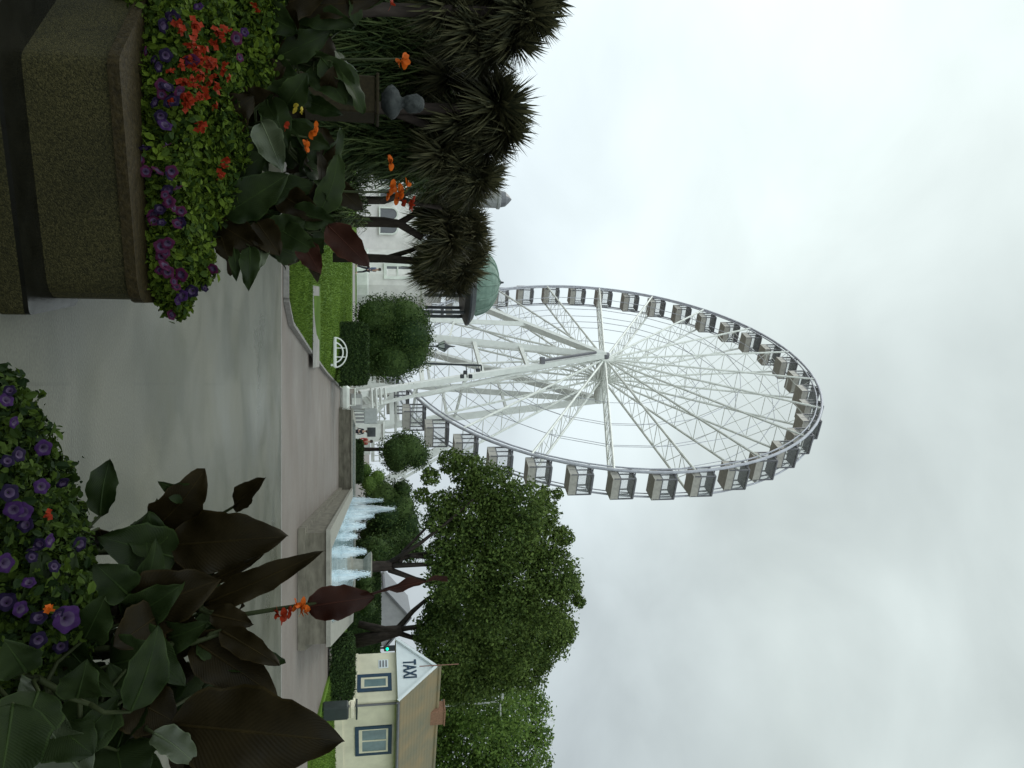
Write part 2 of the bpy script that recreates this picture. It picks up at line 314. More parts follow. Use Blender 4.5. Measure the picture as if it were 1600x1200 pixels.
# ------------------------------------------------------------------ the ground
mb=MB(); mb.add([(-1500,-200,-0.012),(1500,-200,-0.012),(1500,2500,-0.012),(-1500,2500,-0.012)],[(0,1,2,3)])
tag(mb.build('ground','road'),kind='structure')
YK=G(440,600).y
mb=MB()
nx,ny=2,2
mb.add([(-40,-15,0),(40,-15,0),(40,YK-0.12,0),(-40,YK-0.12,0)],[(0,1,2,3)])
def add_slabs(m,bw,bh,amt):
    t=m.node_tree; b=t.nodes['Principled BSDF']; c=[n for n in t.nodes if n.type=='TEX_COORD'][0]
    br=t.nodes.new('ShaderNodeTexBrick'); br.inputs['Scale'].default_value=1.0; br.inputs['Brick Width'].default_value=bw; br.inputs['Row Height'].default_value=bh; br.inputs['Mortar Size'].default_value=0.012; br.inputs['Mortar Smooth'].default_value=0.4
    br.inputs['Color1'].default_value=(1,1,1,1); br.inputs['Color2'].default_value=(1-amt*.6,1-amt*.55,1-amt*.6,1); br.inputs['Mortar'].default_value=(1-amt*1.9,1-amt*1.9,1-amt*2,1)
    t.links.new(c.outputs['Object'],br.inputs[0]); l=b.inputs['Base Color'].links[0].from_socket
    mm=t.nodes.new('ShaderNodeMix'); mm.data_type='RGBA'; mm.blend_type='MULTIPLY'; mm.inputs[0].default_value=1; t.links.new(l,mm.inputs[6]); t.links.new(br.outputs[0],mm.inputs[7])
    # broad dark stains
    n=t.nodes.new('ShaderNodeTexNoise'); n.inputs['Scale'].default_value=0.8; n.inputs['Detail'].default_value=8; n.inputs['Distortion'].default_value=.8; t.links.new(c.outputs['Object'],n.inputs[0])
    r=t.nodes.new('ShaderNodeValToRGB'); r.color_ramp.elements[0].position=.36; r.color_ramp.elements[1].position=.56; r.color_ramp.elements[0].color=(.58,.60,.52,1); t.links.new(n.outputs[0],r.inputs[0])
    m2=t.nodes.new('ShaderNodeMix'); m2.data_type='RGBA'; m2.blend_type='MULTIPLY'; m2.inputs[0].default_value=1; t.links.new(mm.outputs[2],m2.inputs[6]); t.links.new(r.outputs[0],m2.inputs[7]); t.links.new(m2.outputs[2],b.inputs['Base Color'])
add_slabs(M['paving'],1.8,1.2,.085)
tag(mb.build('wet_paving','paving'),kind='structure')
mb=MB(); mb.box((0,YK-0.06,-0.002),(80,0.12,0.012)); tag(mb.build('kerb_strip','kerb'),kind='structure')
mb=MB(); mb.add([(-40,YK,-0.006),(40,YK,-0.006),(40,140,-0.006),(-40,140,-0.006)],[(0,1,2,3)])
tag(mb.build('road','road'),kind='structure')

# left lawn with its kerb; its right edge runs away from the viewer
EDGE=[(-1.62,15.95),(-1.25,16.9),(-0.9,22),(-0.45,30),(0.05,42),(0.35,50)]
def edge_x(y):
    for (x0,y0),(x1,y1) in zip(EDGE,EDGE[1:]):
        if y<=y1: return x0+(x1-x0)*(y-y0)/(y1-y0)
    return EDGE[-1][0]
def lawn_z(x,y):
    s=max(0,min(1,(edge_x(y)-x)/1.3)); return 0.09+0.52*max(0,(y-15.9)/44)*s
mb=MB(); ys=[15.95+i*(62-15.95)/46 for i in range(47)]; xs=[0,0.15,0.4,0.8,1.4,2.2,3.2,4.5,7,12,20,30]
for y in ys:
    for k in xs: X=edge_x(y)-k; mb.v.append((X,y,lawn_z(X,y)))
nn=len(xs)
for i in range(46):
    for k in range(nn-1): mb.f.append((i*nn+k,(i+1)*nn+k,(i+1)*nn+k+1,i*nn+k+1))
tag(mb.build('lawn','grass',smooth=True),kind='structure')
mb=MB(); pts=[(-30,15.93)]+EDGE
for (x0,y0),(x1,y1) in zip(pts,pts[1:]):
    d=Vector((x1-x0,y1-y0,0)).normalized(); nrm=Vector((d.y,-d.x,0))*0.08
    a=Vector((x0,y0,0)); b=Vector((x1,y1,0))
    mb.add([a,b,b+nrm,a+nrm,a+Vector((0,0,.1)),b+Vector((0,0,.1)),b+nrm+Vector((0,0,.1)),a+nrm+Vector((0,0,.1))],[(4,7,6,5),(0,4,5,1),(2,6,7,3),(1,5,6,2),(3,7,4,0)])
tag(mb.build('lawn_kerb','kerb'),kind='structure')
# blades of grass on the lawn
def blades(name,fn,n,h,seed,label):
    rg=np.random.default_rng(seed); mb=MB()
    for i in range(n):
        q=fn(rg)
        if q is None: continue
        x,y,z=q; hh=h*(0.6+0.8*rg.random()); a=rg.random()*6.28; wd=0.006+0.00045*y
        dx,dy=math.cos(a)*wd,math.sin(a)*wd; lx,ly=rg.normal()*hh*.4,rg.normal()*hh*.4
        o=len(mb.v); mb.v.extend([(x-dx,y-dy,z-.01),(x+dx,y+dy,z-.01),(x+lx,y+ly,z+hh)]); mb.f.append((o,o+1,o+2))
    tag(mb.build(name,'blade'),label,'grass',kind='stuff')
def fl(rg):
    y=16+ (rg.random()**1.6)*34; x=edge_x(y)-rg.random()**1.2*min(9,2.0+y*0.22)
    pv,pu=proj((x,y,lawn_z(x,y)))
    if 487<pv<500.5 and 444<pu<577: return None
    return x,y,lawn_z(x,y)
blades('grass_blades',fl,42000,0.055,3,'short mown grass growing on the lawn left of the road')
# pale path across the lawn
mb=MB()
for v0,v1,u0,u1 in ((489,499,446,575),(551,557,380,505)):
    poly=[]
    for v,u in ((v0,u0),(v0,u1),(v1,u1-2),(v1,u0+2)):
        z=0.1
        for _ in range(12): p=G(v,u,z); z=lawn_z(p.x,min(p.y,60))+0.012
        poly.append((p.x,p.y,z))
    mb.add(poly,[(0,1,2,3)])
tag(mb.build('lawn_path','path'),kind='structure')
# right lawn
RL=[(9.7,22),(10.3,26.5),(11.6,34),(13.0,42),(13.0,70),(60,70),(60,22)]
mb=MB(); mb.prism(RL[::-1],-0.05,0.07); tag(mb.build('lawn_right','grass'),kind='structure')
def fr(rg):
    y=22+rg.random()**1.4*20; x0=9.75+(y-22)*0.163; return x0+0.05+rg.random()**1.3*7,y,0.07
blades('grass_blades',fr,16000,0.06,5,'short mown grass growing on the lawn in front of the taxi hut')

# ------------------------------------------------------------------ ferris wheel
AL=1.1025; CX,CY,CZ=-1.848,95.41,29.34; RW=25.0; SEP=1.365
HV=Vector((math.cos(AL),-math.sin(AL),0)); AV=Vector((math.sin(AL),math.cos(AL),0)); C0=Vector((CX,CY,CZ)); ZV=Vector((0,0,1))
def wp(h,a,z): return C0+HV*h+AV*a+ZV*z          # h: along the wheel plane, a: along the axle, z: above the hub
def circ(th,r,a): return wp(r*math.cos(th),a,r*math.sin(th))
wheel=thing('ferris_wheel',(CX,CY,0),'tall white observation wheel with enclosed dark gondolas standing beyond the lawn','ferris wheel')
for a,r,nm in ((-SEP,0.15,'near'),(SEP,0.10,'far')):
    mb=MB(); mb.tube([circ(2*math.pi*i/80,RW,a) for i in range(81)],r,8,cap=False)
    mb.tube([circ(2*math.pi*i/80,RW-0.55,a) for i in range(81)],r*0.55,6,cap=False)
    mb.build('rim','steelshade',wheel,smooth=True)
# spokes (20 lattice girders)
TH0=R_(167.3); NSP=20
rs=[0.9+(RW-1.0)*k/8 for k in range(9)]
for i in range(NSP):
    th=TH0+2*math.pi*i/NSP; mb=MB()
    for s in (-1,1): mb.tube([circ(th,0.7,s*SEP*0.95),circ(th,RW,s*SEP)],0.13,6)
    for k in range(9):
        mb.tube([circ(th,rs[k],-SEP),circ(th,rs[k],SEP)],0.045,4,cap=False)
        if k<8:
            mb.tube([circ(th,rs[k],-SEP),circ(th,rs[k+1],SEP)],0.035,4,cap=False)
            mb.tube([circ(th,rs[k],SEP),circ(th,rs[k+1],-SEP)],0.035,4,cap=False)
    mb.build('spoke','offwhite',wheel)
# ring cables and crossed ties between spokes
mb=MB()
for a in (-SEP,SEP):
    for fr_ in (0.46,0.645,0.82):
        mb.tube([circ(TH0+2*math.pi*i/NSP,RW*fr_,a) for i in range(NSP+1)],0.04,4,cap=False)
mb.build('tie_cables','steelshade',wheel)
# axle and hub
mb=MB(); mb.tube([wp(0,-1.5,0),wp(0,4.6,0)],0.42,16)
for a in (-SEP,SEP): mb.tube([wp(0,a-.12,0),wp(0,a+.12,0)],1.0,24)
mb.tube([wp(0,2.2,0),wp(0,4.4,0)],0.75,16)
mb.build('axle','offwhite',wheel)
mb=MB(); mb.tube([wp(0,-2.0,0),wp(0,-1.5,0)],0.5,16); mb.build('axle_cap','gon_dark',wheel)
# legs: the foot of each stands where its line in the plane meets the ground
def leg_foot(v,u,top,off,z):
    tv,tu=proj(top); best=None
    for k in range(-600,600):
        p=wp(k*0.05,off,z-CZ); pv,pu=proj(p)
        # distance from image line top -> (v,u)
        e=abs((pu-tu)*(v-tv)-(pv-tv)*(u-tu))
        if best is None or e<best[0]: best=(e,p)
    return best[1]
def beam(mb,a,b,wd,n=4): mb.tube([a,b],wd*0.707,4,sq=True)
LEGS=[]
topn=wp(0,-1.75,0); topf=wp(0,4.3,0)
def leg(a,b,wd=0.75,brace=True):
    mb=MB(); beam(mb,a,b,wd)
    mb.build('support_leg','white',wheel); return (a,b)
f1=leg_foot(740,475,topn,-4.5,0.6); l1=leg(topn,f1,0.6)
nd=topn.lerp(f1,0.30)
b2=leg_foot(677,500,nd,-4.5,0.6); l2=leg(nd,b2,0.55)
f3=leg_foot(675,527,topn,-4.0,0.6); l3=leg(topn,f3,0.7)
f4=leg_foot(640,603,topn,-4.0,0.6); l4=leg(topn,f4,0.58)
f5=leg_foot(640,620,wp(0,-1.6,-1),-2.5,0.6); l5=leg(topn.lerp(f4,.08),f5,0.28)
f7=leg_foot(670,657,topf,7.0,0.6); l7=leg(topf,f7,0.8)
f8=leg_foot(792,585,topf,7.0,0.6); l8=leg(topf,f8,.8)
f9=leg_foot(760,612,topf,7.0,0.6); l9=leg(topf,f9,0.7)
def at(l,t): return l[0].lerp(l[1],t)
BR=[(at(l3,t),at(l4,t),.42) for t in (.36,.55,.78)]+[(at(l2,.45),at(l3,.65),.2),(at(l2,.7),at(l3,.85),.2)]+[(at(l4,t),at(l5,t),.22) for t in (.4,.6,.8)]
BR+=[(at(l7,t),at(l9,t),.3) for t in (.4,.65,.85)]+[(at(l8,t),at(l9,t),.3) for t in (.4,.7)]+[(at(l4,t),at(l7,t),.25) for t in (.62,.8,.95)]
for a,b,wd in BR:
    mb=MB(); beam(mb,a,b,wd); mb.build('leg_brace','offwhite',wheel)
mb=MB(); mb.tube([at(l4,.05)+AV*-.6,at(l4,.3)+AV*-.6],0.18,6); 
mb.box(at(l4,.3)+AV*-.6,(.8,0.6,0.5))
mb.build('drive_unit','gon_dark',wheel)
# slanting outrigger on the right of the base
mb=MB(); a=W(600,753,99); b=W(700,694,99); beam(mb,a,b,0.9); beam(mb,a+Vector((.4,0,.95)),b+Vector((.4,0,.95)),0.3)
c_=a.lerp(b,.45); mb.box(c_+Vector((.9,0,-1.1)),(2.2,.6,.45),0)
mb.build('outrigger','white',wheel)
# gondolas
def gondola_parts():
    Wd,Dp,H=1.68,2.3,2.3
    fr=MB(); bo=MB(); gl=MB(); ro=MB(); hg=MB(); z0=-2.35
    bo.box((0,0,z0+.06),(Wd,Dp,.12))
    bo.box((0,-Dp/2+.04,z0+.42),(Wd-.1,.07,.62)); bo.box((0,Dp/2-.04,z0+.42),(Wd-.1,.07,.62))
    bo.box((-Wd/2+.04,0,z0+.42),(.07,Dp-.16,.62)); bo.box((Wd/2-.04,0,z0+.42),(.07,Dp-.16,.62))
    for sx in (-1,1):
        for sy in (-1,1): fr.box((sx*(Wd/2-.06),sy*(Dp/2-.06),z0+1.05),(.11,.11,2.1))
    fr.box((0,-Dp/2+.03,z0+.77),(Wd-.24,.1,.08)); fr.box((0,Dp/2-.03,z0+.77),(Wd-.24,.1,.08))
    fr.box((-Wd/2+.03,0,z0+.77),(.1,Dp-.3,.08)); fr.box((Wd/2-.03,0,z0+.77),(.1,Dp-.3,.08))
    fr.box((0.0,-Dp/2+.05,z0+1.05),(.07,.1,1.9)); fr.box((0,Dp/2-.05,z0+1.05),(.07,.1,1.9))
    for s in (-1,1):
        gl.box((0,s*(Dp/2-.06),z0+1.42),(Wd-.3,.02,1.2)); gl.box((s*(Wd/2-.06),0,z0+1.42),(.02,Dp-.3,1.2))
    ro.box((0,0,z0+2.16),(Wd+.04,Dp+.04,.2),0,.06); ro.box((0,0,z0+2.33),(Wd-.5,Dp-.5,.1),0,.04)
    hg.tube([(0,-SEP,0),(0,SEP,0)],.07,8)
    for s in (-1,1): hg.tube([(0,s*(SEP-.06),0),(s*0,s*(SEP-.06),-.3)],.06,6)
    return [('cabin',bo,'gon_body'),('frame',fr,'gon_dark'),('window',gl,'gon_glass'),('roof',ro,'gon_dark'),('hanger',hg,'gon_dark')]
parts=gondola_parts(); proto=[]
gm=parts[0][1].build('gondola','gon_body',base=(0,0,0)); subs=[p.build(n,m,base=(0,0,0)) for n,p,m in parts[1:]]
for s in subs: s.parent=gm
NG=40
for i in range(NG):
    th=R_(162.9)+2*math.pi*i/NG; p=circ(th,RW,0)-Vector((CX,CY,0))
    m4=Matrix.Translation(p)@Matrix.Rotation(-AL,4,'Z')
    if i==0: gm.parent=wheel; gm.matrix_local=m4
    else:
        g=inst(gm,wheel,m4)
        for s in subs: c=s.copy(); COL.objects.link(c); c.parent=g

# boarding platform under the wheel
plat=thing('boarding_platform',G(552,640)+Vector((0,22,0)),'white steel boarding platform with steps and railings under the big wheel','platform')
mb=MB(); pc=W(585,650,88)
mb.box((pc.x,90,1.9),(9.5,6,.35)); mb.box((pc.x-.3,87.2,.9),(8.6,.2,1.5)); mb.build('deck','offwhite',plat)
mb=MB()
for k in range(7): mb.box((W(585,612,86).x+.25+k*.42,86.2,0.25+k*.27),(.5,1.4,.12))
mb.tube([(W(585,611,86).x,85.4,.9),(W(585,655,86).x,85.4,3.2)],.12,6); mb.tube([(W(585,611,86).x,85.4,.2),(W(585,655,86).x,85.4,2.4)],.16,6)
mb.build('steps','white',plat)
mb=MB()
for k in range(17):
    x=pc.x-4.6+k*.58; mb.tube([(x,86.95,2.0),(x,86.95,3.1)],.05,5)
for z in (2.6,3.1): mb.tube([(pc.x-4.7,86.95,z),(pc.x+4.8,86.95,z)],.07,6)
mb.build('railing','white',plat)
mb=MB()
mb.tube([W(575,603,84),W(612,607,84)],.55,4,sq=True); mb.tube([W(611,603,84),W(613,662,84)],.33,4,sq=True)
mb.tube([W(578,655,84),W(612,618,84)],.28,4,sq=True); mb.tube([W(576,668,84),W(606,662,84)],.35,4,sq=True); mb.tube([W(556,660,84),W(612,660,84)],.3,4,sq=True)
mb.build('base_frame','white',plat)
booth=thing('ticket_booth',G(556,672)+Vector((0,10,0)),'small white ticket booth with flat roof beside the platform','booth')
p=W(580,676,82); mb=MB(); mb.box((p.x,82,1.4),(1.7,1.6,2.8)); mb.build('wall','offwhite',booth)
mb=MB(); mb.box((p.x,82,2.9),(2.1,2.0,.18),0,.05); mb.build('roof','white',booth)
mb=MB(); mb.box((p.x-.1,81.18,1.75),(.9,.06,.8)); mb.build('window','glass',booth)
mb=MB()
for k in range(4):
    v=580+k*7; mb.tube([W(v,606,81),W(v+2,650-k*9,81)],.16,6)
mb.build('stair_rail','white',plat)
mb=MB(); cz=W(618,640,89); mb.box((cz.x,89,cz.z),(5.2,3,.18)); 
for dx in (-2.4,2.4): mb.tube([(cz.x+dx,87.8,2.1),(cz.x+dx,87.8,cz.z)],.09,6)
mb.build('canopy','offwhite',plat)
for k,(u,v,d,wd,h,m,lab) in enumerate(((627,566,70,1.3,1.0,'greylamp','grey equipment cabinet below the platform steps'),(712,562,68,1.0,1.2,'offwhite','white equipment cabinet right of the round tree trunk'))):
    q=W(v,u,d); cb=thing('equipment_cabinet',(q.x,d,0),lab,'cabinet'); z1=q.z; mb=MB(); mb.box((q.x,d,z1/2),(wd,.6,z1),0,.05); mb.build('body',m,cb)
    mb=MB(); mb.box((q.x,d-.31,z1*.5),(wd*.42,.03,z1*.75)); mb.build('door','gon_dark' if k else 'offwhite',cb)
# crowd barriers at the foot of the wheel
for k,(u0,u1,v0,v1,d) in enumerate(((580,603,566,587,72),(645,662,548,574,60))):
    fb=thing('crowd_barrier',(W(570,(u0+u1)/2,d).x,d,0),('white slatted barrier left of the platform steps','grey panel barrier standing before the platform')[k],'barrier')
    a=W(v0,u0,d); b=W(v1,u1,d); mb=MB(); mb.box(((a.x+b.x)/2,d,(a.z+b.z)/2),(b.x-a.x,.08,b.z-a.z)); mb.build('panel',('white','greywall')[k],fb)
    mb=MB()
    for t in (0,.33,.67,1): mb.box((a.x+(b.x-a.x)*t,d-.08,b.z/2+.02),(.1,.08,b.z))
    mb.build('post','offwhite',fb)

# ------------------------------------------------------------------ domed pavilion on the left
DB=64.0
pav=thing('pavilion_building',(W(560,430,DB).x,DB,0.5),'white pavilion with arched window under a green copper dome','pavilion')
def X(u,d=DB): return W(578,u,d).x
def Z(v,d=DB): return W(v,600,d).z
mb=MB(); tcx=X(433); tcr=X(477)-tcx
mb.lathe((tcx,DB,0),[(tcr,0),(tcr,Z(655)),(tcr*1.06,Z(657)),(tcr*1.06,Z(664)),(tcr*.9,Z(665)),(tcr*.88,Z(688))],16)
x0,x1=X(215),X(392); mb.box(((x0+x1)/2,DB+3.5,Z(655)/2),(x1-x0,5,Z(655)))
mb.build('wall','stucco',pav)
mb=MB(); mb.box(((x0+x1)/2,DB+3.5,Z(655)+.2),(x1-x0+.5,5.6,.4)); mb.lathe((tcx,DB,0),[(tcr*1.03,.2),(tcr*1.03,Z(574)),(tcr*1.0,Z(576))],16); mb.build('cornice','offwhite',pav)
# arched window: recessed frame ring + glass on the tower
wc=X(429); wf=-tcr*0.985
def arch(cx,y,zb,zs,hw,th,mbf,mbg,nseg=10):
    outer=[(cx-hw,zb)]+[(cx-hw*math.cos(math.pi*i/nseg),zs+hw*math.sin(math.pi*i/nseg)) for i in range(nseg+1)]+[(cx+hw,zb)]
    h2=hw-th; inner=[(cx-h2,zb+th)]+[(cx-h2*math.cos(math.pi*i/nseg),zs+h2*math.sin(math.pi*i/nseg)) for i in range(nseg+1)]+[(cx+h2,zb+th)]
    n=len(outer); vs=[(a,y,b) for a,b in outer]+[(a,y,b) for a,b in inner]+[(a,y+.25,b) for a,b in outer]+[(a,y+.25,b) for a,b in inner]
    fs=[]
    for i in range(n):
        j=(i+1)%n; fs+= [(i,j,n+j,n+i),(i,2*n+i,2*n+j,j),(n+i,n+j,3*n+j,3*n+i)]
    mbf.add(vs,fs)
    mbg.add([(a,y+.12,b) for a,b in inner],[tuple(range(n-1,-1,-1))])
mf=MB(); mg=MB(); hw=X(441)-wc; yf=DB-tcr*1.02
arch(wc,yf,Z(599),Z(640),hw,.22,mf,mg)
mf.box((wc,yf+.06,Z(620)),(hw*2-.3,.08,.1)); 
fo=mf.build('window','offwhite',pav); mg.build('pane','glass',fo)
for u in (330,352,300,270,245):
    mf=MB(); mg=MB(); arch(X(u),DB+.96-.22,Z(592),Z(612),.55,.12,mf,mg); fo=mf.build('window','offwhite',pav); mg.build('pane','glass',fo)
# cupola: columns, eave, dome
ccx=X(437)
colm=[]
for k in range(10):
    a=2*math.pi*k/10+.2; mb=MB(); q=(ccx+math.cos(a)*2.75,DB+math.sin(a)*2.75); mb.tube([(q[0],q[1],Z(660)),(q[0],q[1],Z(725))],.13,8); mb.build('column','iron',pav)
mb=MB(); er=X(507)-ccx
mb.lathe((ccx,DB,0),[(er*.8,Z(722)),(er,Z(728)),(er,Z(731)),(er*.86,Z(738))],28); mb.build('eave','iron',pav)
mb=MB(); dr=X(490)-ccx
prof=[(dr*1.02,Z(737)),(dr*1.0,Z(742))]+[(dr*.98*math.cos(t)**.9,Z(742)+(Z(778)-Z(742))*math.sin(t)) for t in [i*math.pi/2/9 for i in range(1,9)]]+[(.18,Z(780))]
mb.lathe((ccx,DB,0),prof,28)
for k in range(14):
    a=2*math.pi*k/14; mb.tube([(ccx+math.cos(a)*(r+.03),DB+math.sin(a)*(r+.03),z) for r,z in prof[1:]],.07,5)
mb.build('dome','copper',pav)
mb=MB(); mb.lathe((ccx,DB,0),[(.2,Z(778)),(.28,Z(781)),(.1,Z(783)),(.06,Z(787))],10); mb.build('finial','iron',pav)
tur=thing('roof_turret',(X(303,66),66,0),'small grey round-topped turret rising above the spiky palms','turret')
mb=MB(); q=X(303,66); rr=X(318,66)-q; mb.lathe((q,66,0),[(rr,Z(600,66)),(rr,Z(775,66)),(rr*1.12,Z(777,66)),(rr*1.12,Z(780,66)),(rr*.85,Z(782,66))],14); mb.build('wall','greywall',tur)
mb=MB(); mb.lathe((q,66,0),[(rr*.9,Z(782,66)),(rr*.8,Z(789,66)),(rr*.4,Z(795,66)),(.05,Z(799,66))],14); mb.build('roof','gon_dark',tur)

# ------------------------------------------------------------------ fountain pool
FD=G(466,915).y
FA=(W(578,1002,FD).x,FD); FB=(W(578,830,FD).x,FD); FC=(W(578,764,44).x,44.0); FE=(W(578,640,44).x,44.0)
fp=thing('fountain_pool',((FA[0]+FB[0])/2,FD,0),'low stone fountain pool with pale coping holding foaming water jets','fountain')
poly=[FE,FC,FB,FA,(12.6,44.5),(12.2,52),(2.2,52)]
def offset_in(poly,d):
    n=len(poly); out_=[]
    cx=sum(p[0] for p in poly)/n; cy=sum(p[1] for p in poly)/n
    for i in range(n):
        p0,p1,p2=Vector(poly[i-1]),Vector(poly[i]),Vector(poly[(i+1)%n])
        e1=(p1-p0).normalized(); e2=(p2-p1).normalized(); n1_=Vector((-e1.y,e1.x)); n2_=Vector((-e2.y,e2.x))
        b=(n1_+n2_); b=b/max(.4,b.length**2)*2
        out_.append((p1.x+b.x*d,p1.y+b.y*d))
    return out_
WH=0.72
def ring(mb,o,i,z0,z1):
    n=len(o); vs=[(*p,z0) for p in o]+[(*p,z1) for p in o]+[(*p,z1) for p in i]+[(*p,z0) for p in i]
    fs=[]
    for k in range(n):
        j=(k+1)%n; fs+=[(k,j,n+j,n+k),(n+k,n+j,2*n+j,2*n+k),(2*n+k,2*n+j,3*n+j,3*n+k),(3*n+k,3*n+j,j,k)]
    mb.add(vs,fs)
mb=MB(); ring(mb,poly,offset_in(poly,.35),0,WH-.1)
ring(mb,offset_in(poly,-.12),offset_in(poly,.0),0,.16)
mb.build('wall','stone',fp)
mb=MB(); ring(mb,offset_in(poly,-.07),offset_in(poly,.42),WH-.1,WH); mb.build('coping','coping',fp)
mb=MB(); mb.prism(offset_in(poly,.3),WH-.35,WH-.12); mb.build('water','poolwater',fp)
mb=MB()
for k,(u,v1,d) in enumerate(((882,556,38),)):
    q=W(578,u,d); mb.lathe((q.x,d,.5),[(.6,0),(.55,.25),(.3,.35),(.25,.8),(.5,1.0),(.6,1.15),(.5,1.2)],16); 
mb.build('pedestal','coping',fp)
# water jets
def jet(u,v1,d,r,label):
    r*=.46; q=W(578,u,d); z1=W(v1,600,d).z; z0=.55; j=thing('water_jet',(q.x,d,z0),label,'water jet','water jets in the fountain pool')
    mb=MB(); H=z1-z0; prof=[]
    for i in range(13):
        t=i/12; prof.append((r*(1.15-0.95*t**1.6)*(1+.05*math.sin(i*2.3+u)),H*t))
    mb.lathe((q.x,d,z0),prof,18,jit=.05); o=mb.build('spray','spray',j,smooth=True)
    mb=MB(); mb.lathe((q.x,d,z0),[(r*.35,0),(r*.32,H*.5),(r*.16,H*.9),(.02,H*1.0)],10,jit=.15); mb.build('core','spray',j,smooth=True)
    rg=np.random.default_rng(int(u)); mb=MB(); n=320
    for i in range(n):
        t=rg.random()**.8; a=rg.random()*6.28; rr=r*(1.25-.85*t)*(.5+.95*rg.random()); s=.005+.011*rg.random()
        c=(q.x+math.cos(a)*rr,d+math.sin(a)*rr,z0+H*t*1.03)
        mb.add([(c[0]-s,c[1],c[2]),(c[0]+s,c[1],c[2]),(c[0],c[1]-s,c[2]),(c[0],c[1]+s,c[2]),(c[0],c[1],c[2]+s*1.8),(c[0],c[1],c[2]-s*1.8)],[(0,2,4),(2,1,4),(1,3,4),(3,0,4),(2,0,5),(1,2,5),(3,1,5),(0,3,5)])
    tag(mb.build('droplets','spray',j),kind='stuff')
jet(796,617,42,.55,'tallest white water jet at the far left of the fountain pool')
jet(806,584,39,.5,'second white water jet, just right of the tallest one')
jet(821,571,36,.45,'short bushy water jet behind the left corner of the pool')
jet(837,558,33,.35,'lowest white water jet right of the pool corner')
jet(861,572,30,.42,'broad white water jet left of the stone pedestal')
jet(897,578,27,.36,'nearest tall water jet right of the stone pedestal')
jet(782,598,45,.4,'thin faint water jet behind the tallest one')

# ------------------------------------------------------------------ taxi hut
HC=Vector((13.62,35.7)); HS=Vector((4.6,2.7)).normalized(); HG=Vector((-HS.y,HS.x)); HL=8.5; HWd=2.6
EV=2.80; RDG=4.52
hut=thing('taxi_hut',(HC.x,HC.y,0),'small cream taxi hut with steep tiled roof and white gable','hut')
def hp(s,g,z): q=HC+HS*s+HG*g; return Vector((q.x,q.y,z))
def hbox(mb,s0,s1,g0,g1,z0,z1):
    p=[hp(s0,g0,z0),hp(s1,g0,z0),hp(s1,g1,z0),hp(s0,g1,z0),hp(s0,g0,z1),hp(s1,g0,z1),hp(s1,g1,z1),hp(s0,g1,z1)]
    mb.add(p,[(3,2,1,0),(4,5,6,7),(0,1,5,4),(1,2,6,5),(2,3,7,6),(3,0,4,7)])
mb=MB(); hbox(mb,0,HL,0,HWd,0,EV); mb.build('wall','cream',hut)
mb=MB(); hbox(mb,-.06,HL+.06,-.06,HWd+.06,0,.42); hbox(mb,-.04,.16,-.05,.2,.42,EV-.1); hbox(mb,-.05,0,0,HWd,.98,1.08); mb.build('plinth','cream',hut)
GO=.38
mb=MB(); a=[hp(-GO+.06,-GO,EV-.02),hp(-GO+.06,HWd/2,RDG-.06),hp(-GO+.06,HWd+GO,EV-.02)]; b=[hp(.25,-GO,EV-.02),hp(.25,HWd/2,RDG-.06),hp(.25,HWd+GO,EV-.02)]
mb.add(a+b,[(0,2,1),(3,4,5),(0,1,4,3),(1,2,5,4),(2,0,3,5)]); mb.build('gable','gablewhite',hut)
mb=MB()
for g0,gm_ in ((-GO-.06,HWd/2),(HWd+GO+.06,HWd/2)):
    s0,s1=-GO-.04,HL+GO; th=.14
    q=[hp(s0,g0,EV-.06),hp(s1,g0,EV-.06),hp(s1,gm_,RDG),hp(s0,gm_,RDG)]
    mb.add(q+[p+Vector((0,0,th)) for p in q],[(0,1,2,3),(7,6,5,4),(0,4,5,1),(1,5,6,2),(2,6,7,3),(3,7,4,0)])
rf=mb.build('roof','tile',hut)
mb=MB(); mb.tube([hp(-GO-.05,HWd/2,RDG+.13),hp(HL+GO,HWd/2,RDG+.13)],.1,8); mb.build('ridge','tile',rf)
mb=MB(); hbox(mb,2.3,3.2,HWd/2-.3,HWd/2+.3,RDG-.4,RDG+.46); hbox(mb,2.25,3.25,HWd/2-.35,HWd/2+.35,RDG+.46,RDG+.52); mb.build('chimney','brick',rf)
mb=MB()
for g in (-GO-.1,): mb.tube([hp(-GO,g,EV-.02),hp(HL,g,EV-.02)],.07,8)
mb.tube([hp(.12,-.1,EV),hp(.12,-.1,0.1)],.05,8)
mb.build('gutter','gon_dark',hut)
mb=MB()
for g0,g1 in ((-GO-.03,HWd/2),(HWd+GO+.03,HWd/2)):
    mb.tube([hp(-GO-.02,g0,EV-.02),hp(-GO-.02,g1,RDG)],.085,4,sq=True)
mb.build('bargeboard','gablewhite',hut)
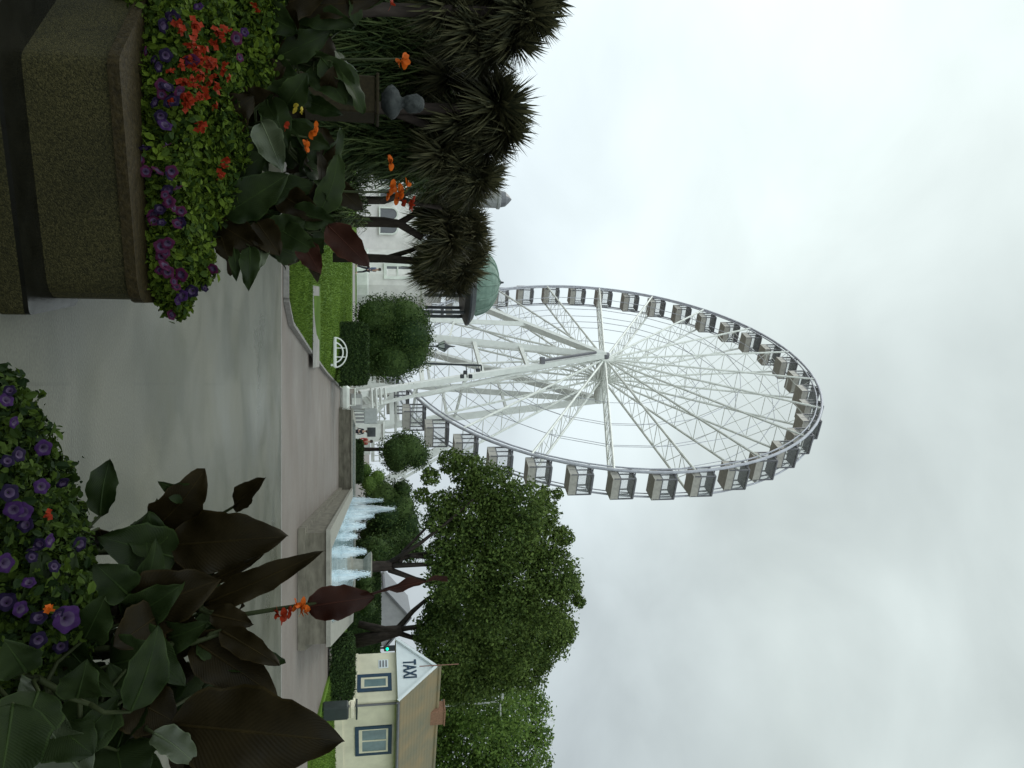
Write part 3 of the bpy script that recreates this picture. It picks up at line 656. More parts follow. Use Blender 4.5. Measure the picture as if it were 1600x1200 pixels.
# windows: raised surround, frame, panes
def hwin(side,c,hw_,z0,z1,split,pane):
    su=MB(); frm=MB(); gl=MB(); t=.165
    def B(mb,a0,a1,zz0,zz1,d0,d1):
        if side=='g': hbox(mb,-d1,-d0,a0,a1,zz0,zz1)
        else: hbox(mb,a0,a1,-d1,-d0,zz0,zz1)
    for a0,a1,q0,q1 in ((c-hw_,c-hw_+t,z0,z1),(c+hw_-t,c+hw_,z0,z1),(c-hw_+t,c+hw_-t,z1-t,z1),(c-hw_+t,c+hw_-t,z0,z0+t)): B(su,a0,a1,q0,q1,0.002,.06)
    b0,b1,y0,y1=c-hw_+t,c+hw_-t,z0+t,z1-t; f=.09
    for a0,a1,q0,q1 in ((b0,b0+f,y0,y1),(b1-f,b1,y0,y1),(b0+f,b1-f,y1-f,y1),(b0+f,b1-f,y0,y0+f*1.6)): B(frm,a0,a1,q0,q1,0.002,.04)
    if split: B(frm,c-.04,c+.04,y0+f*1.6,y1-f,0.002,.04)
    B(gl,b0+f,b1-f,y0+f,y1-f,0.004,.018)
    o=su.build('window','navy',hut); frm.build('frame','cream',o); gl.build('pane',pane,o)
hwin('g',0.94,.46,Z(558,36.5),Z(612,36.5),False,'paleglass')
hwin('s',2.6,.98,Z(555,37.2),Z(612,37.2),True,'paleglass')
hwin('s',6.0,.98,Z(555,37.2),Z(612,37.2),True,'paleglass')
# lettering
tcu=bpy.data.curves.new('letters','FONT'); tcu.body='TAXI'; tcu.size=0.82; tcu.extrude=.015; tcu.align_x='CENTER'; tcu.offset=0.012
to=bpy.data.objects.new('letters_tmp',tcu); COL.objects.link(to); bpy.context.view_layer.update()
me=bpy.data.meshes.new_from_object(to.evaluated_get(bpy.context.evaluated_depsgraph_get())); bpy.data.objects.remove(to)
me.materials.clear(); me.materials.append(M['navy'])
lo=bpy.data.objects.new('lettering',me); COL.objects.link(lo); lo.parent=hut
pos=hp(-GO+.03,HWd/2+.0,EV+.27)-BASE[hut.name]
xa=Vector((-HG.x,-HG.y,0)); za=Vector((-HS.x,-HS.y,0)); ya=Vector((0,0,1))
lo.matrix_local=Matrix(((xa.x*.56,ya.x,za.x,pos.x),(xa.y*.56,ya.y,za.y,pos.y),(xa.z*.56,ya.z,za.z,pos.z),(0,0,0,1)))
mb=MB(); hbox(mb,-.03,-.002,HWd*.66,HWd*.84,1.98,2.42); sg=mb.build('notice','gablewhite',hut)
mb=MB()
for k in range(3): hbox(mb,-.045,-.032,HWd*.68,HWd*.82,2.03+k*.13,2.09+k*.13)
mb.build('notice_print','gon_dark',sg)
mb=MB(); mb.tube([hp(-GO-.1,HWd/2,RDG-.75),hp(-GO-.1,HWd/2,RDG+1.0)],.022,6); mb.build('mast','rtile',hut)
# hedge, bin, hedge behind etc.
def hedge(name,x0,x1,y0,y1,z0,z1,n,size,m,label,cat='hedge',seed=1,rz=0.0):
    cx,cy=(x0+x1)/2,(y0+y1)/2; mb=MB(); mb.box((cx,cy,(z0+z1)/2),(x1-x0-.16,y1-y0-.16,z1-z0-.12),rz,.12)
    rg=np.random.default_rng(seed); ca,sa=math.cos(rz),math.sin(rz)
    for i in range(n):
        f=rg.integers(0,5); a,b=rg.random()-.5,rg.random()-.5; sx,sy,sz=x1-x0,y1-y0,z1-z0
        e=rg.normal()*.035
        if f<2: p=[a*sx,b*sy,sz/2+e]; nn_=Vector((0,0,1))
        elif f==2: p=[a*sx,-sy/2-e,b*sz]; nn_=Vector((0,-1,0))
        elif f==3: p=[-sx/2-e,a*sy,b*sz]; nn_=Vector((-1,0,0))
        else: p=[sx/2+e,a*sy,b*sz]; nn_=Vector((1,0,0))
        # rounded shoulders
        for k,S in ((0,sx),(1,sy)):
            q=abs(p[k])/(S/2); 
            if q>.8 and f<2: p[2]-=((q-.8)/.2)**2*.14*sz
        if f>=2 and p[2]>sz*.3: 
            k=(p[2]/(sz/2)-.6)/.4; p[0]*=1-.05*max(0,k); p[1]*=1-.05*max(0,k)
        nn_=(nn_+Vector(rg.normal(size=3))*.7).normalized(); t=nn_.cross(Vector(rg.normal(size=3))).normalized(); bb=nn_.cross(t)
        P=Vector((cx+p[0]*ca-p[1]*sa,cy+p[0]*sa+p[1]*ca,(z0+z1)/2+p[2])); l=size*(.6+.8*rg.random())
        o=len(mb.v); mb.v.extend([tuple(P-t*l*.5),tuple(P+bb*l*.3),tuple(P+t*l*.5),tuple(P-bb*l*.3)]); mb.f.append((o,o+1,o+2,o+3))
    o=mb.build(name,m,base=(cx,cy,z0)); return tag(o,label,cat)
a=W(523,1003,33); b=W(552,1088,33)
hedge('clipped_hedge',a.x,b.x,32.6,34.2,.06,b.z,7000,.09,'leafH','clipped dark green hedge in front of the taxi hut gable wall')
mb=MB(); mb.tube([W(530,1088,33.2),W(538,1091,33.2),W(545,1093,33.3),W(552,1095,33.4)],[.35,.3,.2,.12],8); tag(mb.build('garden_stone','cream',base=W(528,1089,33.2)),'pale rounded stone post between the clipped hedge and the bin','post')
bn=thing('litter_bin',(W(500,1112,27.5).x,27.5,.07),'dark litter bin with a pale top on the grass before the hut','bin')
q=W(500,1112,27.5); mb=MB(); mb.box((q.x,27.5,.07+.42),(.48,.46,.84),.2,.05); mb.build('body','darkbin',bn)
mb=MB(); mb.box((q.x,27.5,.07+.96),(.44,.42,.18),.2,.05); mb.build('lid','cream',bn)
mb=MB(); mb.box((q.x,27.5,.07+1.1),(.5,.48,.06),.2,.02); mb.build('cap','darkbin',bn)
# traffic light left of the hut
tl=thing('traffic_light',(W(560,1012,58).x,58,0),'traffic light showing green beside the taxi hut','traffic light')
q=W(605,1012,58); mb=MB(); mb.tube([(q.x,58,0),(q.x,58,q.z+.2)],.07,8); mb.build('pole','iron',tl)
mb=MB(); mb.box((q.x,57.85,q.z+.3),(.36,.25,1.05),0,.04); mb.build('head','iron',tl)
mb=MB(); mb.lathe((0,0,0),[(.10,0),(.09,.05),(.02,.07)],14); mb.v=[(q.x+a_,57.72-c,q.z+b_) for a_,b_,c in mb.v]; mb.build('signal_lamp','go',tl)
# two street lamps
sp=thing('street_lamp',(W(560,1098,52).x,52,0),'grey street lamp with curved head rising behind the taxi hut chimney','street lamp')
q=W(765,1098,52); mb=MB(); mb.tube([(q.x,52,0),(q.x,52,4),(q.x,52,q.z)],[.11,.09,.06],8); mb.tube([(q.x,52,q.z),(q.x-.1,52,q.z+.5),(q.x-.3,52,q.z+.75)],.05,6); mb.build('pole','greylamp',sp)
mb=MB(); mb.box((q.x-.35,52,q.z+.8),(.5,.3,.2),0,.06); mb.box((q.x+.5,52,q.z+.68),(.8,.26,.12),0,.04); mb.build('lamp_head','greylamp',sp)
vl=thing('lantern_post',(W(540,541,46).x,46,.3),'black lantern on a post behind the rounded yew tree','street lamp')
q=W(683,541,46); mb=MB(); mb.tube([(q.x,46,.3),(q.x,46,1.2),(q.x,46,q.z)],[.12,.07,.045],10); mb.lathe((q.x,46,q.z-.05),[(.05,0),(.12,.04),(.05,.09)],8); mb.build('pole','iron',vl)
mb=MB(); mb.lathe((q.x,46,q.z+.05),[(.12,0),(.30,.32),(.30,.36)],6); mb.build('lantern_glass','lampglass',vl)
mb=MB(); mb.lathe((q.x,46,q.z+.40),[(.34,0),(.28,.08),(.12,.22),(.05,.34),(.02,.62)],6)
for k in range(6):
    a=2*math.pi*k/6; mb.tube([(q.x+.12*math.cos(a),46+.12*math.sin(a),q.z+.05),(q.x+.31*math.cos(a),46+.31*math.sin(a),q.z+.42)],.028,5)
mb.build('lantern_frame','iron',vl)
fl_=thing('floodlight_pole',(W(560,566,60).x,60,.4),'thin black pole with a small floodlight in front of the wheel legs','light pole')
q=W(752,571,60); p0=W(560,564,60); mb=MB(); mb.tube([(p0.x,60,.4),(q.x,60,q.z)],.075,8); mb.tube([(q.x,60,q.z),(q.x+.4,60,q.z)],.06,6); mb.build('pole','iron',fl_)
mb=MB(); mb.box((q.x+.35,60,q.z-.25),(.25,.3,.3),0,.03); mb.build('lamp_head','iron',fl_)
mb=MB(); 
for vv,uu in ((727,582),(735,588),(722,588)): mb.box(W(vv,uu,60),(.3,.3,.28),0,.04)
mb.tube([W(728,569,60),W(730,590,60)],.04,6); mb.build('floodlight','iron',fl_)

# ------------------------------------------------------------------ trees
def tree(name,blobs,trunks,n,size,m,label,cat='tree',seed=1,base=None,group=None,asp=.55,shell=.45,droop=0.0,core=False):
    t=thing(name,base,label,cat,group)
    mb=MB(); add_cloud(mb,blobs,n,size,asp,seed,shell,droop)
    if core:
        for c,r in blobs: mb.lathe((c[0],c[1],c[2]),[(max(.02,math.sin(a))*r[0]*.76,-math.cos(a)*r[2]*.76) for a in [i*math.pi/8 for i in range(9)]],12,sy=r[1]/r[0])
    mb.build('crown',m,t)
    if trunks:
        mb=MB()
        for pts,rad in trunks: mb.tube(pts,rad,8)
        mb.build('trunk','bark',t,smooth=True)
    return t
def bl(lst,d,dz=1.0,seed=0):
    rg=np.random.default_rng(seed); o=[]
    for v,u,r in lst:
        k=r/F*d*1.1; o.append((W(v,u,d+rg.normal()*k*.5),(k,k*1.25,k*dz)))
    return o
def limb(lst,d,r0,r1):
    n=len(lst); return ([W(v,u,d+j) for v,u,j in lst],[r0+(r1-r0)*i/(n-1) for i in range(n)])
DA=41
tree('broadleaf_tree',bl([(705,722,20),(730,735,26),(765,765,40),(810,795,42),(850,800,24),(740,800,45),(790,840,52),(845,845,38),(880,838,16),(715,840,35),(730,880,42),(800,900,60),(865,895,36),(890,915,20),(700,905,32),(770,945,50),(850,945,42),(690,870,26),(672,745,14),(660,775,12),(690,790,22),(683,815,20),(870,772,9),(850,770,10),(905,940,10)],DA,seed=1),
 [limb([(540,885,0),(575,886,0),(612,884,0)],DA,.34,.24),limb([(605,880,0),(640,868,.3),(690,862,.5),(760,840,1)],DA,.14,.05),limb([(608,884,0),(660,882,-.3),(720,880,-.4),(800,880,-.5)],DA,.14,.05),limb([(608,890,0),(650,905,.3),(700,915,.6),(780,930,1)],DA,.15,.05),limb([(610,878,0),(655,850,-.4),(700,815,-.8),(740,780,-1)],DA,.12,.04),limb([(640,868,0),(670,872,.2),(705,875,.3)],DA,.1,.05),limb([(625,880,0),(630,862,0),(655,836,0),(690,800,0)],DA,.12,.04)],
 62000,.18,'leafA','large green broadleaf tree on many thin stems, nearest the wheel',base=(W(545,885,DA).x,DA,0),seed=11,group='broadleaf trees right of the wheel')
DT=46
tree('broadleaf_tree',bl([(720,960,45),(790,990,60),(850,990,40),(700,1010,40),(760,1040,48),(820,1045,32),(880,985,20),(690,950,26),(720,1060,40),(668,985,22),(850,1035,14)],DT,seed=2),
 [limb([(555,1002,0),(590,995,0),(628,984,0)],DT,.4,.3),limb([(618,986,0),(645,955,.3),(668,935,.5),(720,920,.8)],DT,.17,.06),limb([(620,984,0),(660,978,-.3),(740,980,-.4)],DT,.17,.06),limb([(620,988,0),(655,1000,.3),(720,1020,.6)],DT,.16,.06),limb([(560,975,0),(600,985,0),(625,985,0)],DT,.2,.3)],
 54000,.19,'leafA','large dark broadleaf tree with forked trunk beside the taxi hut',base=(W(550,1000,DT).x,DT,0),seed=12,group='broadleaf trees right of the wheel')
DD=58
tree('broadleaf_tree',bl([(720,1090,50),(770,1110,55),(810,1120,45),(740,1160,60),(800,1175,50),(700,1200,60),(780,1235,60),(835,1100,22),(845,1150,18),(850,1190,14),(690,1110,40),(650,1130,50),(660,1210,50)],DD,seed=3),
 [limb([(540,1150,0),(640,1150,0),(760,1140,0)],DD,.5,.12)],40000,.25,'leafB','lighter green spreading tree rising behind the taxi hut roof',base=(W(540,1150,DD).x,DD,0),seed=13,group='broadleaf trees right of the wheel')
# darker trees and shrubs in the middle distance
D2=62
tree('rounded_tree',bl([(620,705,26),(637,700,26),(650,712,22),(620,722,18)],60,seed=4),[limb([(556,702,0),(612,702,0)],60,.15,.12)],9000,.15,'leafD','round dark clipped tree right of the boarding platform',base=(W(556,702,60).x,60,0),seed=21,core=True)
tree('rounded_tree',bl([(595,775,28),(600,800,30),(620,790,30),(630,815,28),(638,835,22),(615,840,34),(598,850,30),(628,765,16),(585,835,26)],D2,seed=5),[limb([(545,800,0),(600,800,0)],D2,.2,.15)],16000,.18,'leafD','wide dark rounded tree behind the fountain jets',base=(W(550,800,D2).x,D2,0),seed=22,core=True)
tree('rounded_tree',bl([(640,858,20),(615,858,24),(590,860,22),(652,862,10)],56,seed=6),[limb([(545,860,0),(600,860,0)],56,.15,.12)],5000,.18,'leafD','narrow dark evergreen behind the many-stemmed tree trunk',base=(W(550,860,56).x,56,0),seed=23,core=True)
tree('yew_tree',bl([(605,500,36),(595,540,36),(632,497,34),(640,525,34),(640,550,32),(615,562,32),(590,570,22),(646,505,26),(648,535,24),(585,495,30),(625,530,40)],40,dz=1.0,seed=7),[limb([(540,525,0),(600,525,0)],40,.14,.1)],42000,.10,'leafD','rounded dark yew tree behind the low hedge on the lawn',base=(W(541,525,40).x,40,.35),seed=24,core=True)
a=W(540,506,36); b=W(574,607,36)
hedge('low_hedge',a.x,b.x-.2,35.4,37.2,.3,b.z,11000,.085,'leafH','low rounded dark hedge at the end of the lawn below the yew',seed=2)
a=W(545,700,47); b=W(566,775,47); hedge('pool_hedge',a.x,b.x,53,54,.0,1.15,4200,.1,'leafH','low dark hedge behind the far wall of the fountain pool',seed=3)
hedge('garden_hedge',W(560,850,57).x,W(560,1030,57).x,57.2,58.4,0,2.3,7000,.14,'leafH','tall dark hedge running behind the trees toward the taxi hut',seed=4)
tree('garden_shrub',bl([(577,755,14),(590,745,12),(570,735,12)],55,seed=8),None,1700,.12,'leafB','loose bright green shrub left of the tallest jet',cat='shrub',base=(W(556,750,55).x,55,0),seed=25,core=True)
tree('garden_shrub',bl([(568,925,16),(575,950,14),(570,905,14)],53,seed=9),None,2000,.13,'leafD','dark loose shrub between the two big tree trunks',cat='shrub',base=(W(556,928,53).x,53,0),seed=26,core=True)
# grey house and van behind the trees
gh=thing('grey_house',(W(560,820,75).x,75,0),'grey rendered house with reddish roof edge behind the fountain','house')
a=W(560,797,75); b=W(603,842,75); mb=MB(); mb.box(((a.x+b.x)/2,77,b.z/2),(b.x-a.x,4,b.z)); mb.build('wall','greywall',gh)
mb=MB(); mb.box(((a.x+b.x)/2,77,b.z+.2),(b.x-a.x+.4,4.4,.42),0,.08); mb.build('roof','rtile',gh)
mb=MB(); mb.box(((a.x+b.x)/2+.4,74.97,b.z*.55+.8),(.35,.06,.7)); mb.build('window','glass',gh)
ph=thing('pale_house',(W(560,955,80).x,80,0),'pale grey gabled house seen between the big tree trunks','house')
q0=W(560,925,80).x; q1=W(560,1012,80).x; zz=W(600,600,80).z; za_=W(640,600,80).z; mb=MB()
mb.add([(q0,80,0),(q1,80,0),(q1,80,zz),((q0+q1)/2,80,za_),(q0,80,zz),(q0,88,0),(q1,88,0),(q1,88,zz),((q0+q1)/2,88,za_),(q0,88,zz)],[(0,1,2,3,4),(9,8,7,6,5),(1,6,7,2),(5,0,4,9)]); mb.build('wall','greywall',ph)
mb=MB()
for s,(e,z) in ((0,(q0-.2,zz)),(1,(q1+.2,zz))):
    mm_=(q0+q1)/2; mb.add([(e,79.7,z-.05),(mm_,79.7,za_),(mm_,88.3,za_),(e,88.3,z-.05),(e,79.7,z+.15),(mm_,79.7,za_+.2),(mm_,88.3,za_+.2),(e,88.3,z+.15)],[(0,1,2,3),(7,6,5,4),(0,4,5,1),(3,2,6,7),(0,3,7,4)])
mb.build('roof','gon_dark',ph)

# ------------------------------------------------------------------ cordylines (spiky palms)
def blade(mb,c,d,ln,wd,droop,segs=4):
    d=Vector(d).normalized(); side=d.cross(Vector((0,0,1)))
    if side.length<.1: side=Vector((1,0,0))
    side.normalize(); o=len(mb.v)
    for i in range(segs+1):
        t=i/segs; p=c+d*ln*t+Vector((0,0,-droop*ln*t*t)); ww=wd*(0.55+.9*t if t<.4 else 1.5*(1-t)**.8+.02)*.5
        mb.v.append(tuple(p-side*ww)); mb.v.append(tuple(p+side*ww))
    for i in range(segs): mb.f.append((o+2*i,o+2*i+1,o+2*i+3,o+2*i+2))
def cordyline(base,trunks,heads,m,label,seed,n=170,group='spiky palms on the left',name='cordyline_palm'):
    rg=np.random.default_rng(seed); t=thing(name,base,label,'palm',group)
    mb=MB()
    for pts,rad in trunks: mb.tube(pts,rad,8)
    mb.build('trunk','bark',t,smooth=True)
    for c,r in heads:
        mb=MB()
        for i in range(int(n*3.2)):
            a=rg.random()*6.283; z=-.8+1.78*rg.random(); s=math.sqrt(max(0,1-min(1,z*z)))
            d=(math.cos(a)*s,math.sin(a)*s,z); ln=r*(.86+.26*rg.random())
            blade(mb,Vector(c)+Vector(rg.normal(size=3))*r*.06,d,ln,.022+.04*r,(.03+.2*rg.random())*(1.3-z*.7))
        mb.build('leaf_head',m,t)
    return t
def heads(l,d): return [(W(v,u,d+j),r/F*d) for v,u,r,j in l]
cordyline((W(500,165,14.5).x,14.5,.1),[limb([(440,170,0),(560,168,0),(690,170,0),(775,172,0)],14.5,.13,.09),limb([(600,168,0),(690,205,.5),(745,240,.8)],14.5,.09,.06)],
 heads([(775,165,74,0),(760,225,58,.6),(735,265,52,1.0),(720,190,60,.3),(700,120,60,.5),(790,205,50,.2),(748,280,52,.9),(720,262,56,.8),(765,135,55,.3),(690,240,55,.6)],14.5),'cordp','dark spiky palm with big round heads behind the bust',31,n=210)
cordyline((W(500,30,13).x,13,.1),[limb([(420,20,0),(600,15,0),(800,20,0)],13,.13,.09)],
 heads([(815,15,70,0),(770,-20,75,.4),(740,45,70,.3),(700,10,70,.2),(845,-5,60,.3),(800,60,62,.3),(760,80,60,.5),(835,30,55,.1)],13),'cordp','tall spiky palm in the far left corner',32,n=210)
cordyline((W(540,345,23).x,23,.2),[limb([(500,345,0),(600,347,0),(625,350,0),(660,372,0)],23,.17,.09),limb([(622,350,0),(655,330,.2),(680,320,.3)],23,.1,.06)],
 heads([(700,345,48,0),(690,310,42,.3),(725,335,42,.1),(705,375,44,0),(738,365,36,.1),(680,345,46,.4),(690,395,44,.3),(720,310,44,.2),(672,320,36,.4),(735,350,40,.2)],23),'cord','middle spiky palm with forked trunk before the white pavilion wing',33,n=180)
cordyline((W(540,400,25).x,25,.2),[limb([(520,402,0),(600,404,0),(680,410,0)],25,.15,.1),limb([(600,404,0),(640,392,.1),(668,380,.1),(690,376,.2)],25,.08,.05)],
 heads([(695,412,52,0),(730,400,44,.2),(715,430,42,.1),(670,425,38,.1),(740,385,40,.2),(690,440,38,0),(725,420,46,.1),(700,390,46,.2),(675,410,40,.2),(712,448,30,.1)],25),'cord','spiky palm nearest the green dome, hiding its left side',34,n=180)
cordyline((W(540,312,21).x,21,.2),[limb([(500,312,0),(600,313,0),(640,300,0),(680,275,0)],21,.12,.06),limb([(620,308,0),(650,318,.2),(690,325,.3)],21,.08,.05)],
 heads([(715,285,42,0),(690,262,40,.2),(735,300,40,.1),(755,265,48,.3),(700,240,46,.4),(680,290,40,.2)],21),'cord','thin-stemmed spiky palm beside the grey turret',35,n=170)
# dense green mass of hanging leaves under the palms
def shrubmass(name,blist,d,n,ln,label,seed,m='cordg'):
    t=thing(name,(W(540,blist[0][1],d).x,d,.05),label,'shrub','evergreen shrubs under the palms'); mb=MB(); rg=np.random.default_rng(seed)
    tot=sum(r*r for _,_,r in blist)
    for v,u,r in blist:
        c=W(v,u,d); k=r/F*d
        for i in range(int(n*r*r/tot)):
            dv=Vector(rg.normal(size=3)).normalized(); p=c+dv*k*(.35+.65*rg.random()**.5)
            dr=(dv+Vector((0,0,.5))+Vector(rg.normal(size=3))*.5)
            blade(mb,p,dr,ln*(.6+.7*rg.random()),.034,.45+.5*rg.random(),3)
    mb.build('foliage',m,t)
    mb=MB()
    for v,u,r in blist[:3]:
        c=W(v,u,d+.4); mb.tube([(c.x,c.y,.05),(c.x+.05,c.y,c.z)],[.07,.03],6)
    mb.build('stem','bark',t)
shrubmass('evergreen_shrub',[(640,20,75),(590,60,70),(680,70,65),(540,20,80),(700,10,70),(520,80,60),(620,100,48)],15.5,9000,.6,'dark drooping evergreen shrub left of the bust',41)
shrubmass('evergreen_shrub',[(660,190,60),(620,215,55),(690,230,50),(580,200,60),(650,255,36),(700,150,55),(600,165,45),(540,215,50)],16.5,9000,.55,'dark grassy evergreen shrub close behind the bust',42)
shrubmass('evergreen_shrub',[(540,265,40),(520,300,40),(545,330,28),(500,250,45)],17.5,3800,.42,'low green shrub right of the bust under the thin palms',43)

tree('evergreen_tree',bl([(560,40,90),(650,60,90),(720,40,80),(560,150,80),(650,160,75),(700,120,60),(600,225,60),(690,215,55),(740,190,40),(660,250,45),(520,90,80),(730,110,40),(520,230,50)],20,seed=30),[limb([(450,100,0),(600,100,0)],20,.25,.15)],30000,.13,'leafD','dense dark evergreen tree filling the background behind the bust and palms',base=(W(500,100,20).x,20,0),seed=51,core=True,asp=.35)
# ------------------------------------------------------------------ bust on pedestal
DBU=11.5
bu=thing('memorial_pedestal',(W(470,157,DBU).x,DBU,0),'tall brown stone pedestal among the shrubs on the left','pedestal')
q=W(592,157,DBU); k=DBU/F; mb=MB(); mb.box((q.x,DBU,q.z/2),(56*k,56*k,q.z-.1),.0,.02); mb.box((q.x,DBU,.15),(76*k,76*k,.3),0,.03); mb.build('shaft','pedestal',bu)
mb=MB(); mb.box((q.x,DBU,q.z-.02),(63*k,63*k,.045),0,.012); mb.build('cap','pedestal',bu)
bs=thing('bust',(q.x,DBU,q.z+.02),'dark bronze bust of a person standing on the brown pedestal','statue')
mb=MB(); S=.0092*1.0
prof=[(9,0),(11,1),(17,5),(23,10),(25.5,16),(24,21),(17,26),(10.5,29),(8.6,32),(9,34),(10.5,36),(12.5,39),(13.6,43),(14,48),(13.8,53),(12.5,58),(9.5,62),(5,64.5),(1,65)]
mb.lathe((q.x+.02,DBU,q.z+.03),[(r*S,z*S) for r,z in prof],24,sx=1.0,sy=.72)
# nose, brow, ears shaped by pulling vertices of the head
c=np.array([q.x+.02,DBU])
for i,(x,y,z) in enumerate(mb.v):
    zr=(z-q.z-.03)/S; a=math.atan2(y-c[1],x-c[0])+math.pi/2-.5
    if 36<zr<58:
        f=math.exp(-(a/.22)**2); x+=math.sin(a*9+zr)*.002 if zr>50 else 0
        if 44<zr<50: y-=f*.03
        elif 50<=zr<54: y-=f*.012
        elif 38<zr<42: y-=f*.018
    if zr>33:
        lump=1+.07*math.sin(5*a+zr*.35)+.06*math.sin(3*a-zr*.22+1)+.04*math.sin(9*a-zr*.6)*(1 if zr>50 or abs(a)>1 else .2); x=c[0]+(x-c[0])*lump; y=c[1]+(y-c[1])*lump-.012
    else: x+=.010*math.sin(zr*.55+5*a); y+=.02*math.sin(zr*.5+4*a)-(.03 if zr<20 else 0)
    mb.v[i]=(x,y,z)
mb.build('figure','bronze',bs,smooth=True)

# ------------------------------------------------------------------ low white arched seat, bench etc. on the lawn
gs=thing('garden_bench',(W(530,551,31).x,31,.25),'low white garden bench with an arched back on the lawn','bench')
DS=31; z0=lawn_z(W(530,551,DS).x,DS); mb=MB(); p0,p1=W(526,527,DS),W(526,574,DS)
mb.box(((p0.x+p1.x)/2,DS,z0+.13),(p1.x-p0.x,.4,.10),0,.02); mb.build('seat','white',gs)
mb=MB(); cxs=(p0.x+p1.x)/2; hwid=(p1.x-p0.x)/2
for r_,h_ in ((1,.44),(.66,.30)):
    mb.tube([(cxs-hwid*r_*math.cos(math.pi*i/14),DS+.18,z0+.12+h_*math.sin(math.pi*i/14)) for i in range(15)],.028,6)
for x in (-.3,.3): mb.tube([(cxs+x*hwid,DS+.18,z0+.15),(cxs+x*hwid,DS+.18,z0+.5)],.02,5)
mb.build('backrest','white',gs)
for x in (-.85,.85):
    mb=MB(); mb.box((cxs+x*hwid,DS,z0+.04),(.08,.36,.1)); mb.build('leg','white',gs)
wb=thing('white_bollard_block',(W(530,621,46).x,46,0),'low white rounded barrier block at the end of the road by the lawn','barrier')
mb=MB(); a=W(531,601,46); b=W(546,642,46); mb.box(((a.x+b.x)/2,46,b.z/2),(b.x-a.x,.6,b.z),0,.14); mb.build('body','offwhite',wb)
mb=MB(); mb.tube([(a.x+.2,46,b.z-.02),(a.x+.2,46,b.z+.3),(b.x-.3,46,b.z+.3),(b.x-.3,46,b.z-.02)],.045,6); mb.build('rail','offwhite',wb)
sgp=thing('sign_post',(W(530,640,48).x,48,0),'slim grey sign post with a square blue-grey panel by the pool hedge','sign')
q=W(575,643,48); mb=MB(); mb.tube([(q.x-.1,48,0),(q.x,48,q.z)],.06,8); mb.build('post','greylamp',sgp)
mb=MB(); mb.box((q.x+.25,48,q.z+.15),(.9,.08,.75),0,.03); mb.build('panel','greylamp',sgp)

# ------------------------------------------------------------------ people (far off, 25-40 pixels tall)
def person(x,y,z,h,rz,top,legs,label,stride=.12,arm=.1,lean=0.0):
    t=thing('person',(x,y,z),label,'person'); s=h/1.75
    ca,sa=math.cos(rz),math.sin(rz)
    def T(p): a,b,c=[k*s for k in p]; b+=lean*c; return Vector((x+a*ca-b*sa,y+a*sa+b*ca,z+c))
    # skin-modifier body: one continuous surface
    J={'pel':(0,0,.95),'wst':(0,0,1.08),'chs':(0,.0,1.30),'nck':(0,0,1.46),'hd0':(0,-.01,1.55),'hd1':(0,-.015,1.66),'hd2':(0,-.005,1.74)}
    for sd,n in ((-1,'l'),(1,'r')):
        J[n+'sh']=(sd*.18,0,1.40); J[n+'el']=(sd*.24,.02+sd*arm*.3,1.12); J[n+'wr']=(sd*.25,-.06+sd*arm,.88); J[n+'ha']=(sd*.25,-.09+sd*arm,.80)
        J[n+'hp']=(sd*.095,0,.90); J[n+'kn']=(sd*.10,-.03-sd*stride*.6,.50); J[n+'an']=(sd*.10,.02-sd*stride,.09); J[n+'to']=(sd*.11,-.14-sd*stride,.04)
    RD=dict(pel=.13,wst=.12,chs=.145,nck=.06,hd0=.075,hd1=.10,hd2=.07,sh=.07,el=.045,wr=.034,ha=.035,hp=.09,kn=.06,an=.045,to=.035)
    E_=[('pel','wst'),('wst','chs'),('chs','nck'),('nck','hd0'),('hd0','hd1'),('hd1','hd2')]
    for n in 'lr': E_+=[('chs',n+'sh'),(n+'sh',n+'el'),(n+'el',n+'wr'),(n+'wr',n+'ha'),('pel',n+'hp'),(n+'hp',n+'kn'),(n+'kn',n+'an'),(n+'an',n+'to')]
    def skin(name,keys,edges,grow,m,root):
        keys=list(keys); me=bpy.data.meshes.new(name); me.from_pydata([tuple(T(J[k])-BASE[t.name]) for k in keys],[(keys.index(a),keys.index(b)) for a,b in edges],[])
        me.materials.append(M[m]); o=bpy.data.objects.new(name,me); COL.objects.link(o); o.parent=t
        md=o.modifiers.new('skin','SKIN'); sv=me.skin_vertices[0].data
        for i,k in enumerate(keys):
            r=RD[k if k in RD else k[1:]]*s*grow; sv[i].radius=(r,r*.8); sv[i].use_root=(k==root)
        sb=o.modifiers.new('sub','SUBSURF'); sb.levels=1; sb.render_levels=1
        return o
    skin('body',J.keys(),E_,1.0,'skin','pel')
    tk=['pel','wst','chs']+[n+k for n in 'lr' for k in ('sh','el','wr')]
    skin('jacket',tk,[e for e in E_ if e[0] in tk and e[1] in tk],1.2,top,'pel')
    lk=['pel']+[n+k for n in 'lr' for k in ('hp','kn','an')]
    skin('trousers',lk,[e for e in E_ if e[0] in lk and e[1] in lk],1.18,legs,'pel')
    mb=MB(); c=T((0,.015,1.70)); mb.lathe(c,[(.10*s,-.10*s),(.115*s,-.02*s),(.10*s,.05*s),(.05*s,.085*s)],12); mb.build('hair','hair',t,smooth=True)
q=W(560,690,56); person(q.x,56,.0,1.78,.4,'cloth_red','cloth_dark','person in a red top and dark trousers walking behind the pool wall')
q=W(560,674,58); person(q.x,58,.0,1.45,-.5,'cloth_dark','cloth_dark','shorter person in dark clothes left of the one in red')
q=W(580,578,66); person(q.x,66,.5,1.72,.9,'cloth_dark','cloth_blue','person in black beside the white slatted barrier')
q=W(580,421,58); person(q.x,58,.6,1.75,1.2,'cloth_blue','cloth_dark','person in dark blue walking past the pavilion wall',stride=.2)
q=W(580,561,70); person(q.x,70,.5,1.68,-.8,'cloth_pale','cloth_dark','person in a pale top between the hedge and the yew')

